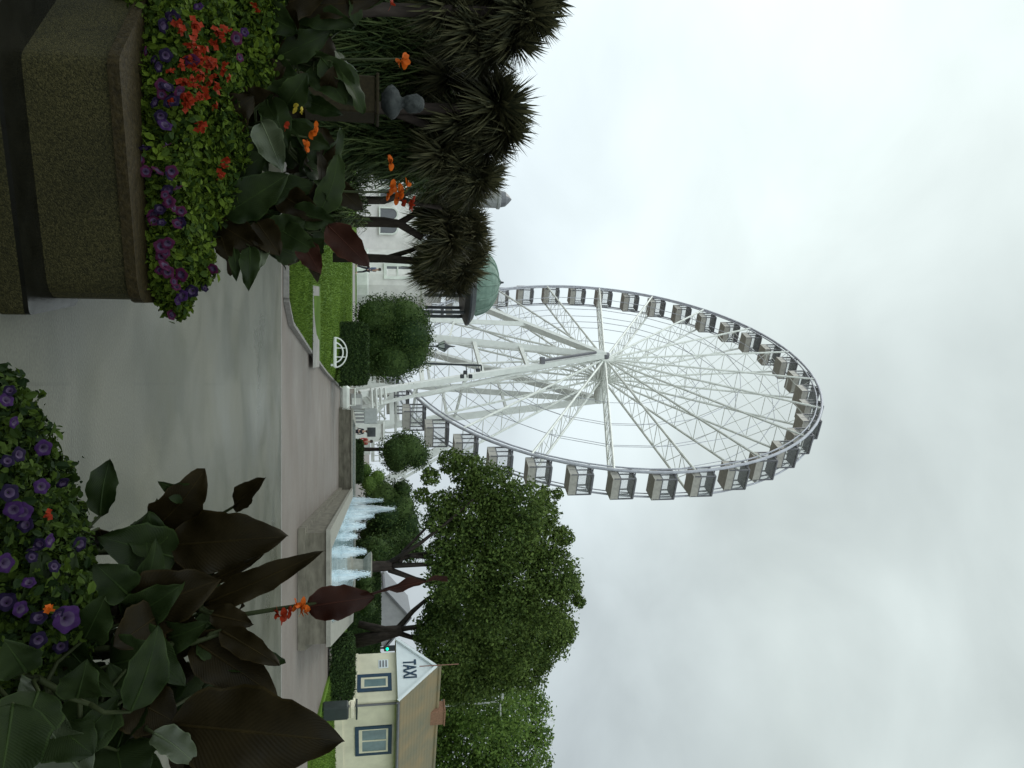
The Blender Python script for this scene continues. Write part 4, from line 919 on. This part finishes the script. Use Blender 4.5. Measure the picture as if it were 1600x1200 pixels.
# ------------------------------------------------------------------ planters
def rounded(poly,r,seg=5):
    o=[]; n=len(poly)
    for i in range(n):
        p0,p1,p2=Vector(poly[i-1]),Vector(poly[i]),Vector(poly[(i+1)%n])
        rr=min(r[i] if isinstance(r,(list,tuple)) else r,(p0-p1).length*.45,(p2-p1).length*.45); a=p1+(p0-p1).normalized()*rr; b=p1+(p2-p1).normalized()*rr
        for k in range(seg+1):
            t=k/seg; o.append(tuple(a*(1-t)**2+p1*2*t*(1-t)+b*t*t))
    return o
def planter(poly0,rr,step,label,z0,z1,name='stone_planter',coprad=.28):
    O=lambda d: rounded(offset_in(poly0,d) if abs(d)>1e-6 else poly0,rr,4)
    poly=poly0
    cx=sum(p[0] for p in poly)/len(poly); cy=sum(p[1] for p in poly)/len(poly)
    t=thing(name,(cx,cy,0),label,'planter')
    mb=MB(); ring(mb,O(0),O(coprad),z0,z1-.05); mb.build('wall','agg',t)
    mb=MB(); ring(mb,O(-.015),O(coprad+.01),z1-.05,z1); mb.build('coping','aggtop',t)
    mb=MB(); mb.prism(O(coprad-.02),z1-.2,z1-.06); mb.build('soil','soil',t)
    if step:
        mb=MB(); mb.prism(step,0,z0-.02); mb.build('step','agg',t)
        mb=MB(); mb.prism(step,z0-.02,z0); mb.build('step_top','wetstep',t)
    return t
# left planter: near corner, right corner and the run to the left come from the photograph
PL=[(-1.84,4.24),(-1.417,3.83),(-.40,4.14),(-.52,5.3),(-1.2,6.4),(-2.6,6.6),(-2.75,5.3)]

d1=Vector((1.017,.31)).normalized(); n1v=Vector((d1.y,-d1.x)); d0=Vector((.423,-.41)).normalized(); n0v=Vector((d0.y,-d0.x))
st=.235
SA=Vector(PL[1])+ (n1v+n0v)/((n1v+n0v).length**2)*2*st
S1=Vector(PL[2])+n1v*st+d1*.03; S0=Vector(PL[0])+n0v*st-d0*.8
STEP=rounded([tuple(S0),tuple(SA),tuple(S1),(-.40,4.5),(-1.0,5.2),(-2.6,5.2)],[.02,.12,.03,.02,.02,.02],4)
planter(PL,[.06,.05,.12,.25,.2,.2,.2],STEP,'dark pebbled stone planter with angled front at the left edge of the paving',.12,.52)
PR=[(.06,2.42),(.14,1.75),(.9,1.35),(1.9,1.6),(2.3,2.5),(1.9,3.25),(1.0,3.4),(.45,2.98)]
planter(PR,.1,None,'dark pebbled stone planter under the purple petunias on the right',.0,.42,coprad=.16)

# ------------------------------------------------------------------ bedding plants
def petunia_mesh(r=.045,m='petP'):
    mb=MB(); n=25; rings=[(.08,-.55),(.22,-.15),(.55,.02),(.85,.06),(1.0,-.02)]
    vs=[];fs=[]
    for k,(q,z) in enumerate(rings):
        for i in range(n):
            a=2*math.pi*i/n; lob=1+(.09*math.cos(5*a) if k>2 else 0); wv=.07*math.cos(5*a+1)*(k/4)
            vs.append((math.cos(a)*q*r*lob,math.sin(a)*q*r*lob,(z+wv)*r))
    for k in range(len(rings)-1):
        for i in range(n): fs.append((k*n+i,k*n+(i+1)%n,(k+1)*n+(i+1)%n,(k+1)*n+i))
    me=bpy.data.meshes.new('petunia_flower'); me.from_pydata(vs,[],fs); me.materials.append(M[m]); me.materials.append(M['petD'])
    for i,p in enumerate(me.polygons): p.material_index=1 if i<2*n else 0
    me.shade_smooth(); return me
def blossom_mesh(m,r=.02,n=5,seed=0):
    rg=np.random.default_rng(seed); mb=MB()
    for j in range(n):
        c=Vector(rg.normal(size=3))*r*.7; nn_=Vector((rg.normal()*.5,-.6,.7+rg.normal()*.4)).normalized(); t=nn_.cross(Vector((1,.2,0))).normalized(); b=nn_.cross(t)
        for k in range(4):
            a=k*math.pi/2+j; e=t*math.cos(a)+b*math.sin(a); f_=t*math.cos(a+.8)+b*math.sin(a+.8); g_=t*math.cos(a-.8)+b*math.sin(a-.8)
            mb.add([c,c+g_*r*.8+nn_*r*.2,c+e*r*1.25+nn_*r*.25,c+f_*r*.8+nn_*r*.2],[(0,1,2,3)])
    me=bpy.data.meshes.new('blossom'); me.from_pydata([tuple(v) for v in mb.v],[],mb.f); me.materials.append(M[m]); return me
FM={k:petunia_mesh(.047,k) for k in ('petP','petV','petM')}
FM['petR']=blossom_mesh('petR',.022,7,1); FM['petO']=blossom_mesh('petO',.03,6,2)
def front(v,u,blobs):
    best=None
    for bv,bu,bd,br in blobs:
        k=br/bd*F; q=((v-bv)**2+(u-bu)**2)/(k*k)
        if q<1.25:
            dd=bd-br*.95*math.sqrt(max(0,1-q))-.03
            if best is None or dd<best: best=dd
    if best is None: best=min(blobs,key=lambda b:(b[0]-v)**2+(b[1]-u)**2)[2]
    return W(v,u,best)
def bedding(name,c,r,n,size,flowers,label,cat,seed,group,z0,m='petleaf'):
    """flowers: list of (position, kind, scale)"""
    t=thing(name,(c[0],c[1],z0),label,cat,group); mb=MB()
    add_cloud(mb,[(Vector(c),r)],n,size,.62,seed,.25,flat=.4,six=True)
    rg=np.random.default_rng(seed)
    for i in range(16):
        a=rg.random()*6.28; mb.tube([(c[0],c[1],z0),(c[0]+math.cos(a)*r[0]*.6,c[1]+math.sin(a)*r[1]*.6,c[2]+rg.random()*r[2]*.6)],.004,4)
    mb.build('foliage',m,t)
    eye=Vector((0,0,EYE))
    for i,(p,kind,sc) in enumerate(flowers):
        o=bpy.data.objects.new('flower',FM[kind]); COL.objects.link(o); o.parent=t
        dv=((eye-Vector(p)).normalized()*.75+Vector(rg.normal(size=3))*.45+Vector((0,0,.3))).normalized()
        o.matrix_local=Matrix.Translation(Vector(p)-BASE[t.name])@dv.to_track_quat('Z','Y').to_matrix().to_4x4()@Matrix.Rotation(rg.random()*6,4,'Z')@Matrix.Scale(sc,4)
# left planter bedding: clumps by photo position
Lb=[(240,20,4.45,.24),(255,75,4.4,.24),(250,135,4.35,.22),(262,190,4.4,.23),(250,240,4.35,.2),(258,300,4.4,.21),(265,360,4.4,.2),(262,420,4.4,.17),(275,462,4.45,.12),
    (310,50,4.8,.26),(320,130,4.8,.26),(330,220,4.8,.25),(315,290,4.75,.22),(300,410,4.6,.15),(380,30,5.2,.3),(375,110,5.2,.28),(290,340,4.65,.2),(410,70,5.6,.3)]
FLW=[(305+random.gauss(0,18),95+random.gauss(0,32),'petR') for _ in range(26)]+[(265+random.gauss(0,16),random.uniform(40,480),random.choice(('petM','petV','petM'))) for _ in range(22)]+[(255,40,'petV'),(270,28,'petV'),(228,80,'petM'),(310,10,'petP'),(258,195,'petP'),(218,248,'petM'),(215,262,'petM'),(225,232,'petV'),(268,268,'petM'),(258,305,'petM'),(272,325,'petM'),(283,330,'petM'),(265,315,'petM'),(240,345,'petM'),(252,385,'petM'),(258,415,'petM'),(262,425,'petM'),(250,422,'petM'),(285,462,'petP'),(278,470,'petP'),(333,420,'petM'),(268,492,'petM'),(240,335,'petM'),(248,105,'petV'),(242,160,'petV'),(300,95,'petM'),(370,60,'petM'),(375,90,'petM'),(382,50,'petP'),(262,135,'petV'),(228,268,'petM'),(252,400,'petM'),(272,440,'petM'),(300,455,'petV'),(320,450,'petV'),
 (345,55,'petR'),(352,45,'petR'),(350,110,'petR'),(356,122,'petR'),(352,100,'petR'),(340,50,'petR'),(300,70,'petR'),(305,80,'petR'),(310,85,'petR'),(315,78,'petR'),(318,120,'petR'),(310,122,'petR'),(300,123,'petR'),(325,130,'petR'),(293,150,'petR'),(297,158,'petR'),(285,150,'petR'),(310,152,'petR'),(265,157,'petR'),(338,138,'petR'),(315,200,'petR'),(313,192,'petR'),(398,8,'petR'),(402,18,'petR'),(350,260,'petR'),(345,272,'petR'),(353,250,'petR'),(290,165,'petR'),(330,95,'petR'),(322,105,'petR'),(335,120,'petR'),(308,95,'petR')]
used=set()
for i,(v,u,d,r) in enumerate(Lb):
    c=W(v,u,d); fs=[]
    for j,(fv,fu,k) in enumerate(FLW):
        bi=min(range(len(Lb)),key=lambda q:(Lb[q][0]-fv)**2+(Lb[q][1]-fu)**2)
        if bi==i: fs.append((front(fv,fu,Lb),k,random.uniform(.45,.78)*(1.0 if k!='petR' else 1.0)))
    kinds=[f[1] for f in fs]; red=kinds.count('petR')>len(kinds)/2
    lab=('red flowering bedding plant in the middle of the left planter' if red else 'bushy petunia with magenta flowers along the left planter rim') if kinds else 'green bedding plant without open flowers in the left planter'
    bedding('bedding_plant' if not kinds else ('red_bedding_plant' if red else 'petunia_plant'),c,(r,r*.9,r*.75),int(9000*r*r/.04*.5),.038,fs,lab,'flower',60+i,'bedding plants in the left planter',.5)
# right planter petunias, close to the camera
Rb=[(-15,630,2.40,.11),(5,670,2.5,.13),(25,725,2.6,.14),(55,775,2.7,.14),(85,822,2.8,.12),(0,720,2.3,.14),(15,780,2.35,.15),(40,840,2.45,.15),(80,875,2.6,.14),(5,860,2.2,.16),(25,930,2.25,.17),(62,930,2.4,.16),(92,965,2.55,.14),(120,935,2.7,.11),(10,1000,2.15,.15),(40,1010,2.3,.14),(-30,760,2.15,.16),(-30,680,2.3,.14)]
FLR=[(random.uniform(0,60)+.22*max(0,uu-620)*random.random(),uu,random.choice(('petV','petV','petP'))) for uu in [random.uniform(600,1010) for _ in range(9)]]+[(15,610,'petV'),(28,640,'petV'),(10,625,'petP'),(40,655,'petV'),(22,660,'petP'),(75,705,'petV'),(68,700,'petP'),(85,732,'petP'),(98,755,'petV'),(60,745,'petP'),(65,760,'petP'),(20,745,'petV'),(15,770,'petV'),(85,835,'petP'),(78,845,'petP'),(75,880,'petP'),(85,885,'petV'),(10,790,'petV'),(105,967,'petP'),(15,915,'petV'),(10,940,'petV'),(20,965,'petV'),(60,1000,'petV'),(70,1005,'petV'),(95,1010,'petV'),(102,1000,'petV'),(125,850,'petV'),(30,1005,'petV'),(50,870,'petV'),(25,690,'petV'),(78,950,'petO'),(70,958,'petR'),(75,805,'petR'),(130,950,'petR'),(40,820,'petV'),(5,655,'petP'),(30,710,'petV'),(48,725,'petP'),(12,720,'petV'),(50,790,'petV'),(35,800,'petP'),(20,830,'petV'),(62,850,'petV'),(30,885,'petV'),(45,910,'petP'),(90,920,'petV'),(8,880,'petP'),(5,970,'petV'),(60,965,'petV'),(2,700,'petP')]
Rb=[(v,u,d+.22 if d<2.4 else d,r) for v,u,d,r in Rb]
for i,(v,u,d,r) in enumerate(Rb):
    c=W(v,u,d); fs=[]
    for j,(fv,fu,k) in enumerate(FLR):
        bi=min(range(len(Rb)),key=lambda q:(Rb[q][0]-fv)**2+(Rb[q][1]-fu)**2)
        if bi==i and (j%2 or (fv,fu)==(105,967)): fs.append((front(fv,fu,Rb),k,random.uniform(.32,.52)*(.7 if k in('petO','petR') else 1) if (fv,fu)!=(105,967) else .74))
    bedding('petunia_plant',c,(r,r*.9,r*.8),int(7000*r*r/.03*.6),.029,fs,'bushy petunia with violet flowers in the near right planter' if fs else 'leafy petunia without open flowers in the near right planter','flower',90+i,'petunias in the right planter',.4,'petleafD')

# ------------------------------------------------------------------ cannas
def canna_leaf(B,T,wd,m,parent,bend=.12,roll=0.0,seed=0,fold=.25):
    rg=np.random.default_rng(seed); B=Vector(B);T=Vector(T); ax=(T-B); L_=ax.length; ax.normalize()
    view=(Vector((0,0,EYE))-(B+T)/2).normalized(); side=ax.cross(view).normalized(); nrm=side.cross(ax).normalized()
    ca,sa=math.cos(roll),math.sin(roll); side,nrm=side*ca+nrm*sa,nrm*ca-side*sa
    mb=MB(); nl,nw=16,9; ph=rg.random()*6
    for i in range(nl+1):
        t=i/nl; prof=(math.sin(math.pi*min(1,t**.72*1.0))**.72) if 0<t<1 else 0; prof=max(prof,.05 if t<.5 else .004)
        cpt=B+ax*L_*t+nrm*bend*L_*math.sin(math.pi*t)*.6-Vector((0,0,1))*bend*L_*t*t*.35
        for j in range(nw):
            s=(j/(nw-1)-.5)*2
            wob=.045*L_*math.sin(t*9+ph+s*1.8)*abs(s)**1.5+.02*L_*math.sin(t*23+ph*3)*abs(s)**3
            cpt2=cpt+side*s*wd*.5*prof*(1+.05*math.sin(t*19+ph*2+s)+.035*math.sin(t*37+ph+2*s)*abs(s))+nrm*(fold*wd*.5*prof*abs(s)**1.3+wob+.006*math.cos(s*34)*(1 if 0<t<1 else 0)*wd)
            mb.v.append(tuple(cpt2))
    for i in range(nl):
        for j in range(nw-1): a=i*nw+j; mb.f.append((a,a+1,a+nw+1,a+nw))
    o=mb.build('leaf',m,parent,smooth=True)
    uvl=o.data.uv_layers.new(name='UVMap'); li=np.zeros(len(o.data.loops),dtype=np.int32); o.data.loops.foreach_get('vertex_index',li)
    uvv=np.stack([((li%nw)/(nw-1)-.5)*2,(li//nw)/nl],1).astype(np.float32); uvl.data.foreach_set('uv',uvv.ravel())
    # raised midrib
    mr=MB(); mr.tube([Vector(mb.v[i*nw+nw//2])+nrm*-.001 for i in range(nl)],[.004*(1-i/nl)+.001 for i in range(nl)],5); mr.build('midrib',m,o,smooth=True)
    return o
def canna(base,stem_pts,leaves,label,group,seed,rad=.012,fill=0,spread=None):
    rg=np.random.default_rng(seed*7+1)
    t=thing('canna_plant',base,label,'plant',group); mb=MB(); path=[Vector(base)]+stem_pts
    mb.tube(path,[rad]+[rad*(.85-.5*i/len(stem_pts)) for i in range(len(stem_pts))],8)
    todo=[]
    for b,tp,wpx,m,d,*ex in leaves:
        dd=d if isinstance(d,tuple) else (d,d-.1)
        todo.append((W(b[0],b[1],dd[0]),W(tp[0],tp[1],dd[1]),wpx/F*(dd[0]+dd[1])/2,m,ex[0] if ex else 0.0,ex[1] if len(ex)>1 else .1))
    for k in range(fill):
        v0,v1,u0,u1,d0,d1=spread; v=v0+(v1-v0)*rg.random(); u=u0+(u1-u0)*rg.random(); d=d0+(d1-d0)*rg.random(); B=W(v,u,d); a=rg.random()*6.28; ln=(.15+.14*rg.random())*(1.25 if d0<4 else 1.6)
        T=B+Vector((math.cos(a)*ln*.8,math.sin(a)*ln*.4,ln*(.75*rg.random()+.05-.35*(rg.random()<.3))))
        todo.append((B,T,ln*(.3+.2*rg.random()),('cannaG','cannaB','cannaG','cannaG')[k%4],rg.normal()*.6,.12+.12*rg.random()))
    for i,(B,T,wd,m,roll,bend) in enumerate(todo):
        # leaf stalk: leaves the stem below the blade and bends up into it
        q=min((a.lerp(b_,f) for a,b_ in zip(path,path[1:]) for f in (0,.25,.5,.75,1)),key=lambda p:(p-B).length+max(0,p.z-B.z+.04)*2)
        ax=(T-B).normalized(); mid=q.lerp(B,.55)-Vector((0,0,1))*.15*(B-q).length-ax*.1*(B-q).length
        mb.tube([q,mid,B,B+ax*.02],[.007,.006,.0045,.003],6)
        canna_leaf(B,T,wd,m,t,seed=seed*40+i,roll=roll,bend=bend)
    mb.build('stem','stem',t,smooth=True)
    return t
def canna_flower(parent,p,m,r,seed):
    rg=np.random.default_rng(seed); mb=MB(); p=Vector(p)
    for k in range(5):
        d=Vector(rg.normal(size=3)); d.z=abs(d.z)*.7+.2; d.normalize(); side=d.cross(Vector(rg.normal(size=3))).normalized(); nn_=side.cross(d); o=len(mb.v)
        for i in range(5):
            t=i/4; wq=r*.55*math.sin(math.pi*(.12+.8*t))**.8
            for s in (-1,0,1): mb.v.append(tuple(p+d*r*1.5*t+side*s*wq+nn_*(.35*r*t*t*(1 if k%2 else -1)+.2*abs(s)*wq)-Vector((0,0,.4*r*t*t))))
        for i in range(4):
            for s in range(2): a=o+i*3+s; mb.f.append((a,a+1,a+4,a+3))
    mb.build('flower',m,parent,smooth=True)
G1='cannas in the right planter'; G2='cannas in the left planter'
zr=.36
def gb(u,d,z=zr): q=W(400,u,d); return (q.x,d,z)
c1=canna(gb(850,2.75),[W(170,862,2.75),W(240,858,2.78),W(290,850,2.8)],[
 ((268,852),(455,838),92,'cannaB',(2.8,2.72)),((365,792),(418,746),34,'cannaB',(2.82,2.7),.3),((318,778),(250,752),36,'cannaG',(2.82,2.7),.5),((275,872),(158,838),78,'cannaG',(2.8,2.65)),((250,880),(235,800),60,'cannaG',(2.85,2.75)),((270,800),(320,765),14,'cannaP',(2.9,2.8))],
 'canna with one broad bronze upright leaf, leftmost in the right planter',G1,1,fill=10,spread=(120,260,800,900,2.75,2.95))
c2=canna(gb(935,2.7),[W(200,938,2.7),W(300,945,2.7),W(350,965,2.7),W(430,952,2.7),W(495,942,2.72),W(560,932,2.72)],[
 ((318,945),(512,862),44,'cannaB',(2.7,2.6)),((318,915),(418,866),18,'cannaB',(2.75,2.65)),((180,965),(350,905),95,'cannaB',(2.65,2.6)),((478,948),(590,932),52,'cannaR',(2.72,2.72)),((555,934),(700,902),13,'cannaR',(2.72,2.72),1.0,.02),((330,960),(398,975),40,'cannaB',(2.65,2.6)),((200,930),(150,880),60,'cannaG',(2.6,2.5)),((230,985),(330,1000),80,'cannaB',(2.7,2.65))],
 'tallest canna with a red-bronze spear and orange flowers, centre of the right planter',G1,2,fill=10,spread=(110,330,880,1010,2.7,2.95))
for v,u,m,r in ((470,948,'petO',.024),(478,955,'petO',.02),(440,962,'petR',.02),(432,958,'petR',.015),(462,944,'petO',.02),(452,955,'petR',.016)): canna_flower(c2,W(v,u,2.68),m,r,v)
c3=canna(gb(1010,2.6),[W(200,1010,2.6),W(300,1005,2.6),W(345,990,2.6)],[
 ((345,985),(442,1040),40,'cannaB',(2.6,2.5)),((300,1000),(440,1090),75,'cannaB',(2.62,2.52)),((190,975),(295,1072),55,'cannaG',(2.6,2.5)),((320,985),(390,1050),62,'cannaG',(2.65,2.55)),((230,1030),(200,1130),70,'cannaG',(2.6,2.5)),((250,960),(180,1010),70,'cannaB',(2.62,2.5)),((210,1060),(310,1050),80,'cannaB',(2.7,2.65))],
 'canna with arching bronze-green leaves right of the tallest one',G1,3,fill=18,spread=(110,330,940,1080,2.65,2.9))
c4=canna(gb(1130,2.45),[W(150,1130,2.45),W(230,1135,2.45),W(280,1135,2.45)],[
 ((270,1132),(548,1158),128,'cannaB',(2.45,2.35)),((300,1150),(430,1230),110,'cannaB',(2.5,2.45)),((130,1210),(40,1062),75,'cannaP',(2.4,2.25),.4),((95,1020),(150,1120),62,'cannaG',(2.5,2.4)),((150,1095),(128,1190),85,'cannaG',(2.45,2.35)),((240,1145),(310,1195),50,'cannaP',(2.4,2.35),.5),((200,1090),(280,1130),85,'cannaB',(2.5,2.45)),((180,1160),(200,1250),100,'cannaG',(2.5,2.4))],
 'canna with the largest dark brown pointed leaf at the right edge',G1,4,fill=20,spread=(80,330,1020,1200,2.5,2.8))
c5=canna(gb(1000,2.3),[W(60,1060,2.3),W(110,1090,2.3),W(140,1100,2.3)],[
 ((60,1080),(20,1190),90,'cannaG',(2.2,2.1)),((40,1050),(10,1000),60,'cannaG',(2.2,2.1)),((120,1090),(140,1030),60,'cannaG',(2.3,2.2)),((20,1100),(0,1250),110,'cannaG',(2.15,2.05)),((130,1000),(170,930),60,'cannaG',(2.4,2.3)),((170,1040),(250,1020),80,'cannaG',(2.55,2.5)),((70,1120),(150,1180),90,'cannaG',(2.35,2.3))],
 'low green canna at the lower right corner of the right planter',G1,5,fill=14,spread=(20,220,960,1200,2.3,2.6))
zr2=.46
def gl_(u,d): return gb(u,d,zr2)
l1_=canna(gl_(190,4.9),[W(340,190,4.9),W(420,205,4.9),W(480,215,4.9)],[
 ((408,190),(444,268),46,'cannaP',(4.8,4.7)),((330,200),(400,150),60,'cannaB',(4.85,4.75)),((350,195),(390,220),40,'cannaG',(4.9,4.8)),((350,210),(310,150),50,'cannaB',(4.9,4.7)),((440,200),(520,230),40,'cannaG',(4.95,4.9)),((420,170),(470,120),45,'cannaG',(5.0,4.9)),((370,170),(440,150),50,'cannaB',(5,4.9))],
 'canna with one pale shiny leaf near the bust, left planter',G2,6,fill=20,spread=(300,480,150,260,4.9,5.2))
for v,u,m,r in ((485,205,'petO',.035),(477,228,'petO',.03),(492,198,'petO',.025),(460,168,'petY',.028),(470,172,'petY',.02),(445,195,'petR',.025)): canna_flower(l1_,W(v,u,4.82),m,r,v)
l2_=canna(gl_(290,5.0),[W(340,290,5.0),W(450,295,5.0),W(560,300,5.0),W(610,300,5.0)],[
 ((350,335),(455,272),62,'cannaG',(4.9,4.8)),((330,300),(420,240),60,'cannaG',(5.0,4.9)),((360,320),(400,380),55,'cannaG',(5.0,4.9)),((400,300),(500,290),45,'cannaG',(5.0,4.95)),((430,300),(510,345),45,'cannaB',(5,4.9)),((345,290),(320,230),50,'cannaB',(4.9,4.7)),((450,310),(540,300),36,'cannaG',(5,5)),((380,290),(450,330),60,'cannaB',(5.05,5))],
 'tall green canna with a cluster of orange flowers, left planter',G2,7,fill=24,spread=(300,520,240,350,4.95,5.3))
for k,(v,u,m,r) in enumerate(((612,292,'petO',.035),(625,300,'petO',.035),(635,288,'petO',.028),(618,310,'petO',.03),(640,322,'petR',.03),(628,318,'petR',.028),(605,305,'petO',.025),(610,255,'petO',.032),(645,312,'petR',.022))): canna_flower(l2_,W(v,u,5.0),m,r,v+k)
l3_=canna(gl_(380,4.95),[W(330,375,4.95),W(420,372,4.95),W(500,360,4.95)],[
 ((512,352),(580,417),46,'cannaR',(4.9,4.85)),((472,378),(503,428),36,'cannaR',(4.9,4.8)),((390,385),(392,455),30,'cannaG',(4.85,4.7)),((365,388),(372,440),18,'cannaG',(4.85,4.75)),((420,370),(480,345),50,'cannaG',(4.95,4.9)),((340,350),(420,395),50,'cannaB',(4.95,4.85)),((430,355),(500,395),42,'cannaG',(4.95,4.85)),((345,370),(360,410),30,'cannaB',(4.9,4.8)),((400,345),(440,400),45,'cannaB',(4.9,4.85)),((455,330),(530,350),40,'cannaG',(4.95,4.9)),((410,380),(408,420),22,'cannaP',(4.9,4.8))],
 'canna with reddish pointed leaves leaning over the lawn side, left planter',G2,8,fill=16,spread=(310,520,330,390,4.95,5.2))
l4_=canna(gl_(95,5.3),[W(400,95,5.3),W(520,93,5.3),W(628,92,5.3)],[
 ((400,95),(480,140),50,'cannaG',(5.3,5.2)),((430,90),(520,50),45,'cannaG',(5.3,5.25)),((390,80),(450,20),55,'cannaB',(5.3,5.2)),((420,110),(500,170),42,'cannaG',(5.3,5.25)),((460,95),(560,110),36,'cannaG',(5.35,5.3)),((380,130),(450,100),50,'cannaB',(5.25,5.2))],
 'canna with a single orange flower on a tall stem, far left planter side',G2,9,fill=20,spread=(340,540,50,170,5.2,5.6))
for k,(v,u,m,r) in enumerate(((630,92,'petO',.045),(622,98,'petO',.03),(610,5,'petR',.03))): canna_flower(l4_,W(v,u,5.25),m,r,v)
l5_=canna(gl_(20,5.2),[W(400,15,5.2),W(500,12,5.2),W(560,10,5.2)],[
 ((390,10),(470,50),55,'cannaG',(5.2,5.1)),((420,15),(520,-20),55,'cannaB',(5.2,5.1)),((450,10),(560,40),42,'cannaG',(5.25,5.2)),((380,0),(440,-40),50,'cannaG',(5.2,5.1)),((460,12),(600,0),40,'cannaB',(5.2,5.2))],
 'dark canna at the extreme left of the left planter',G2,10,fill=14,spread=(350,560,-20,60,5.1,5.5))
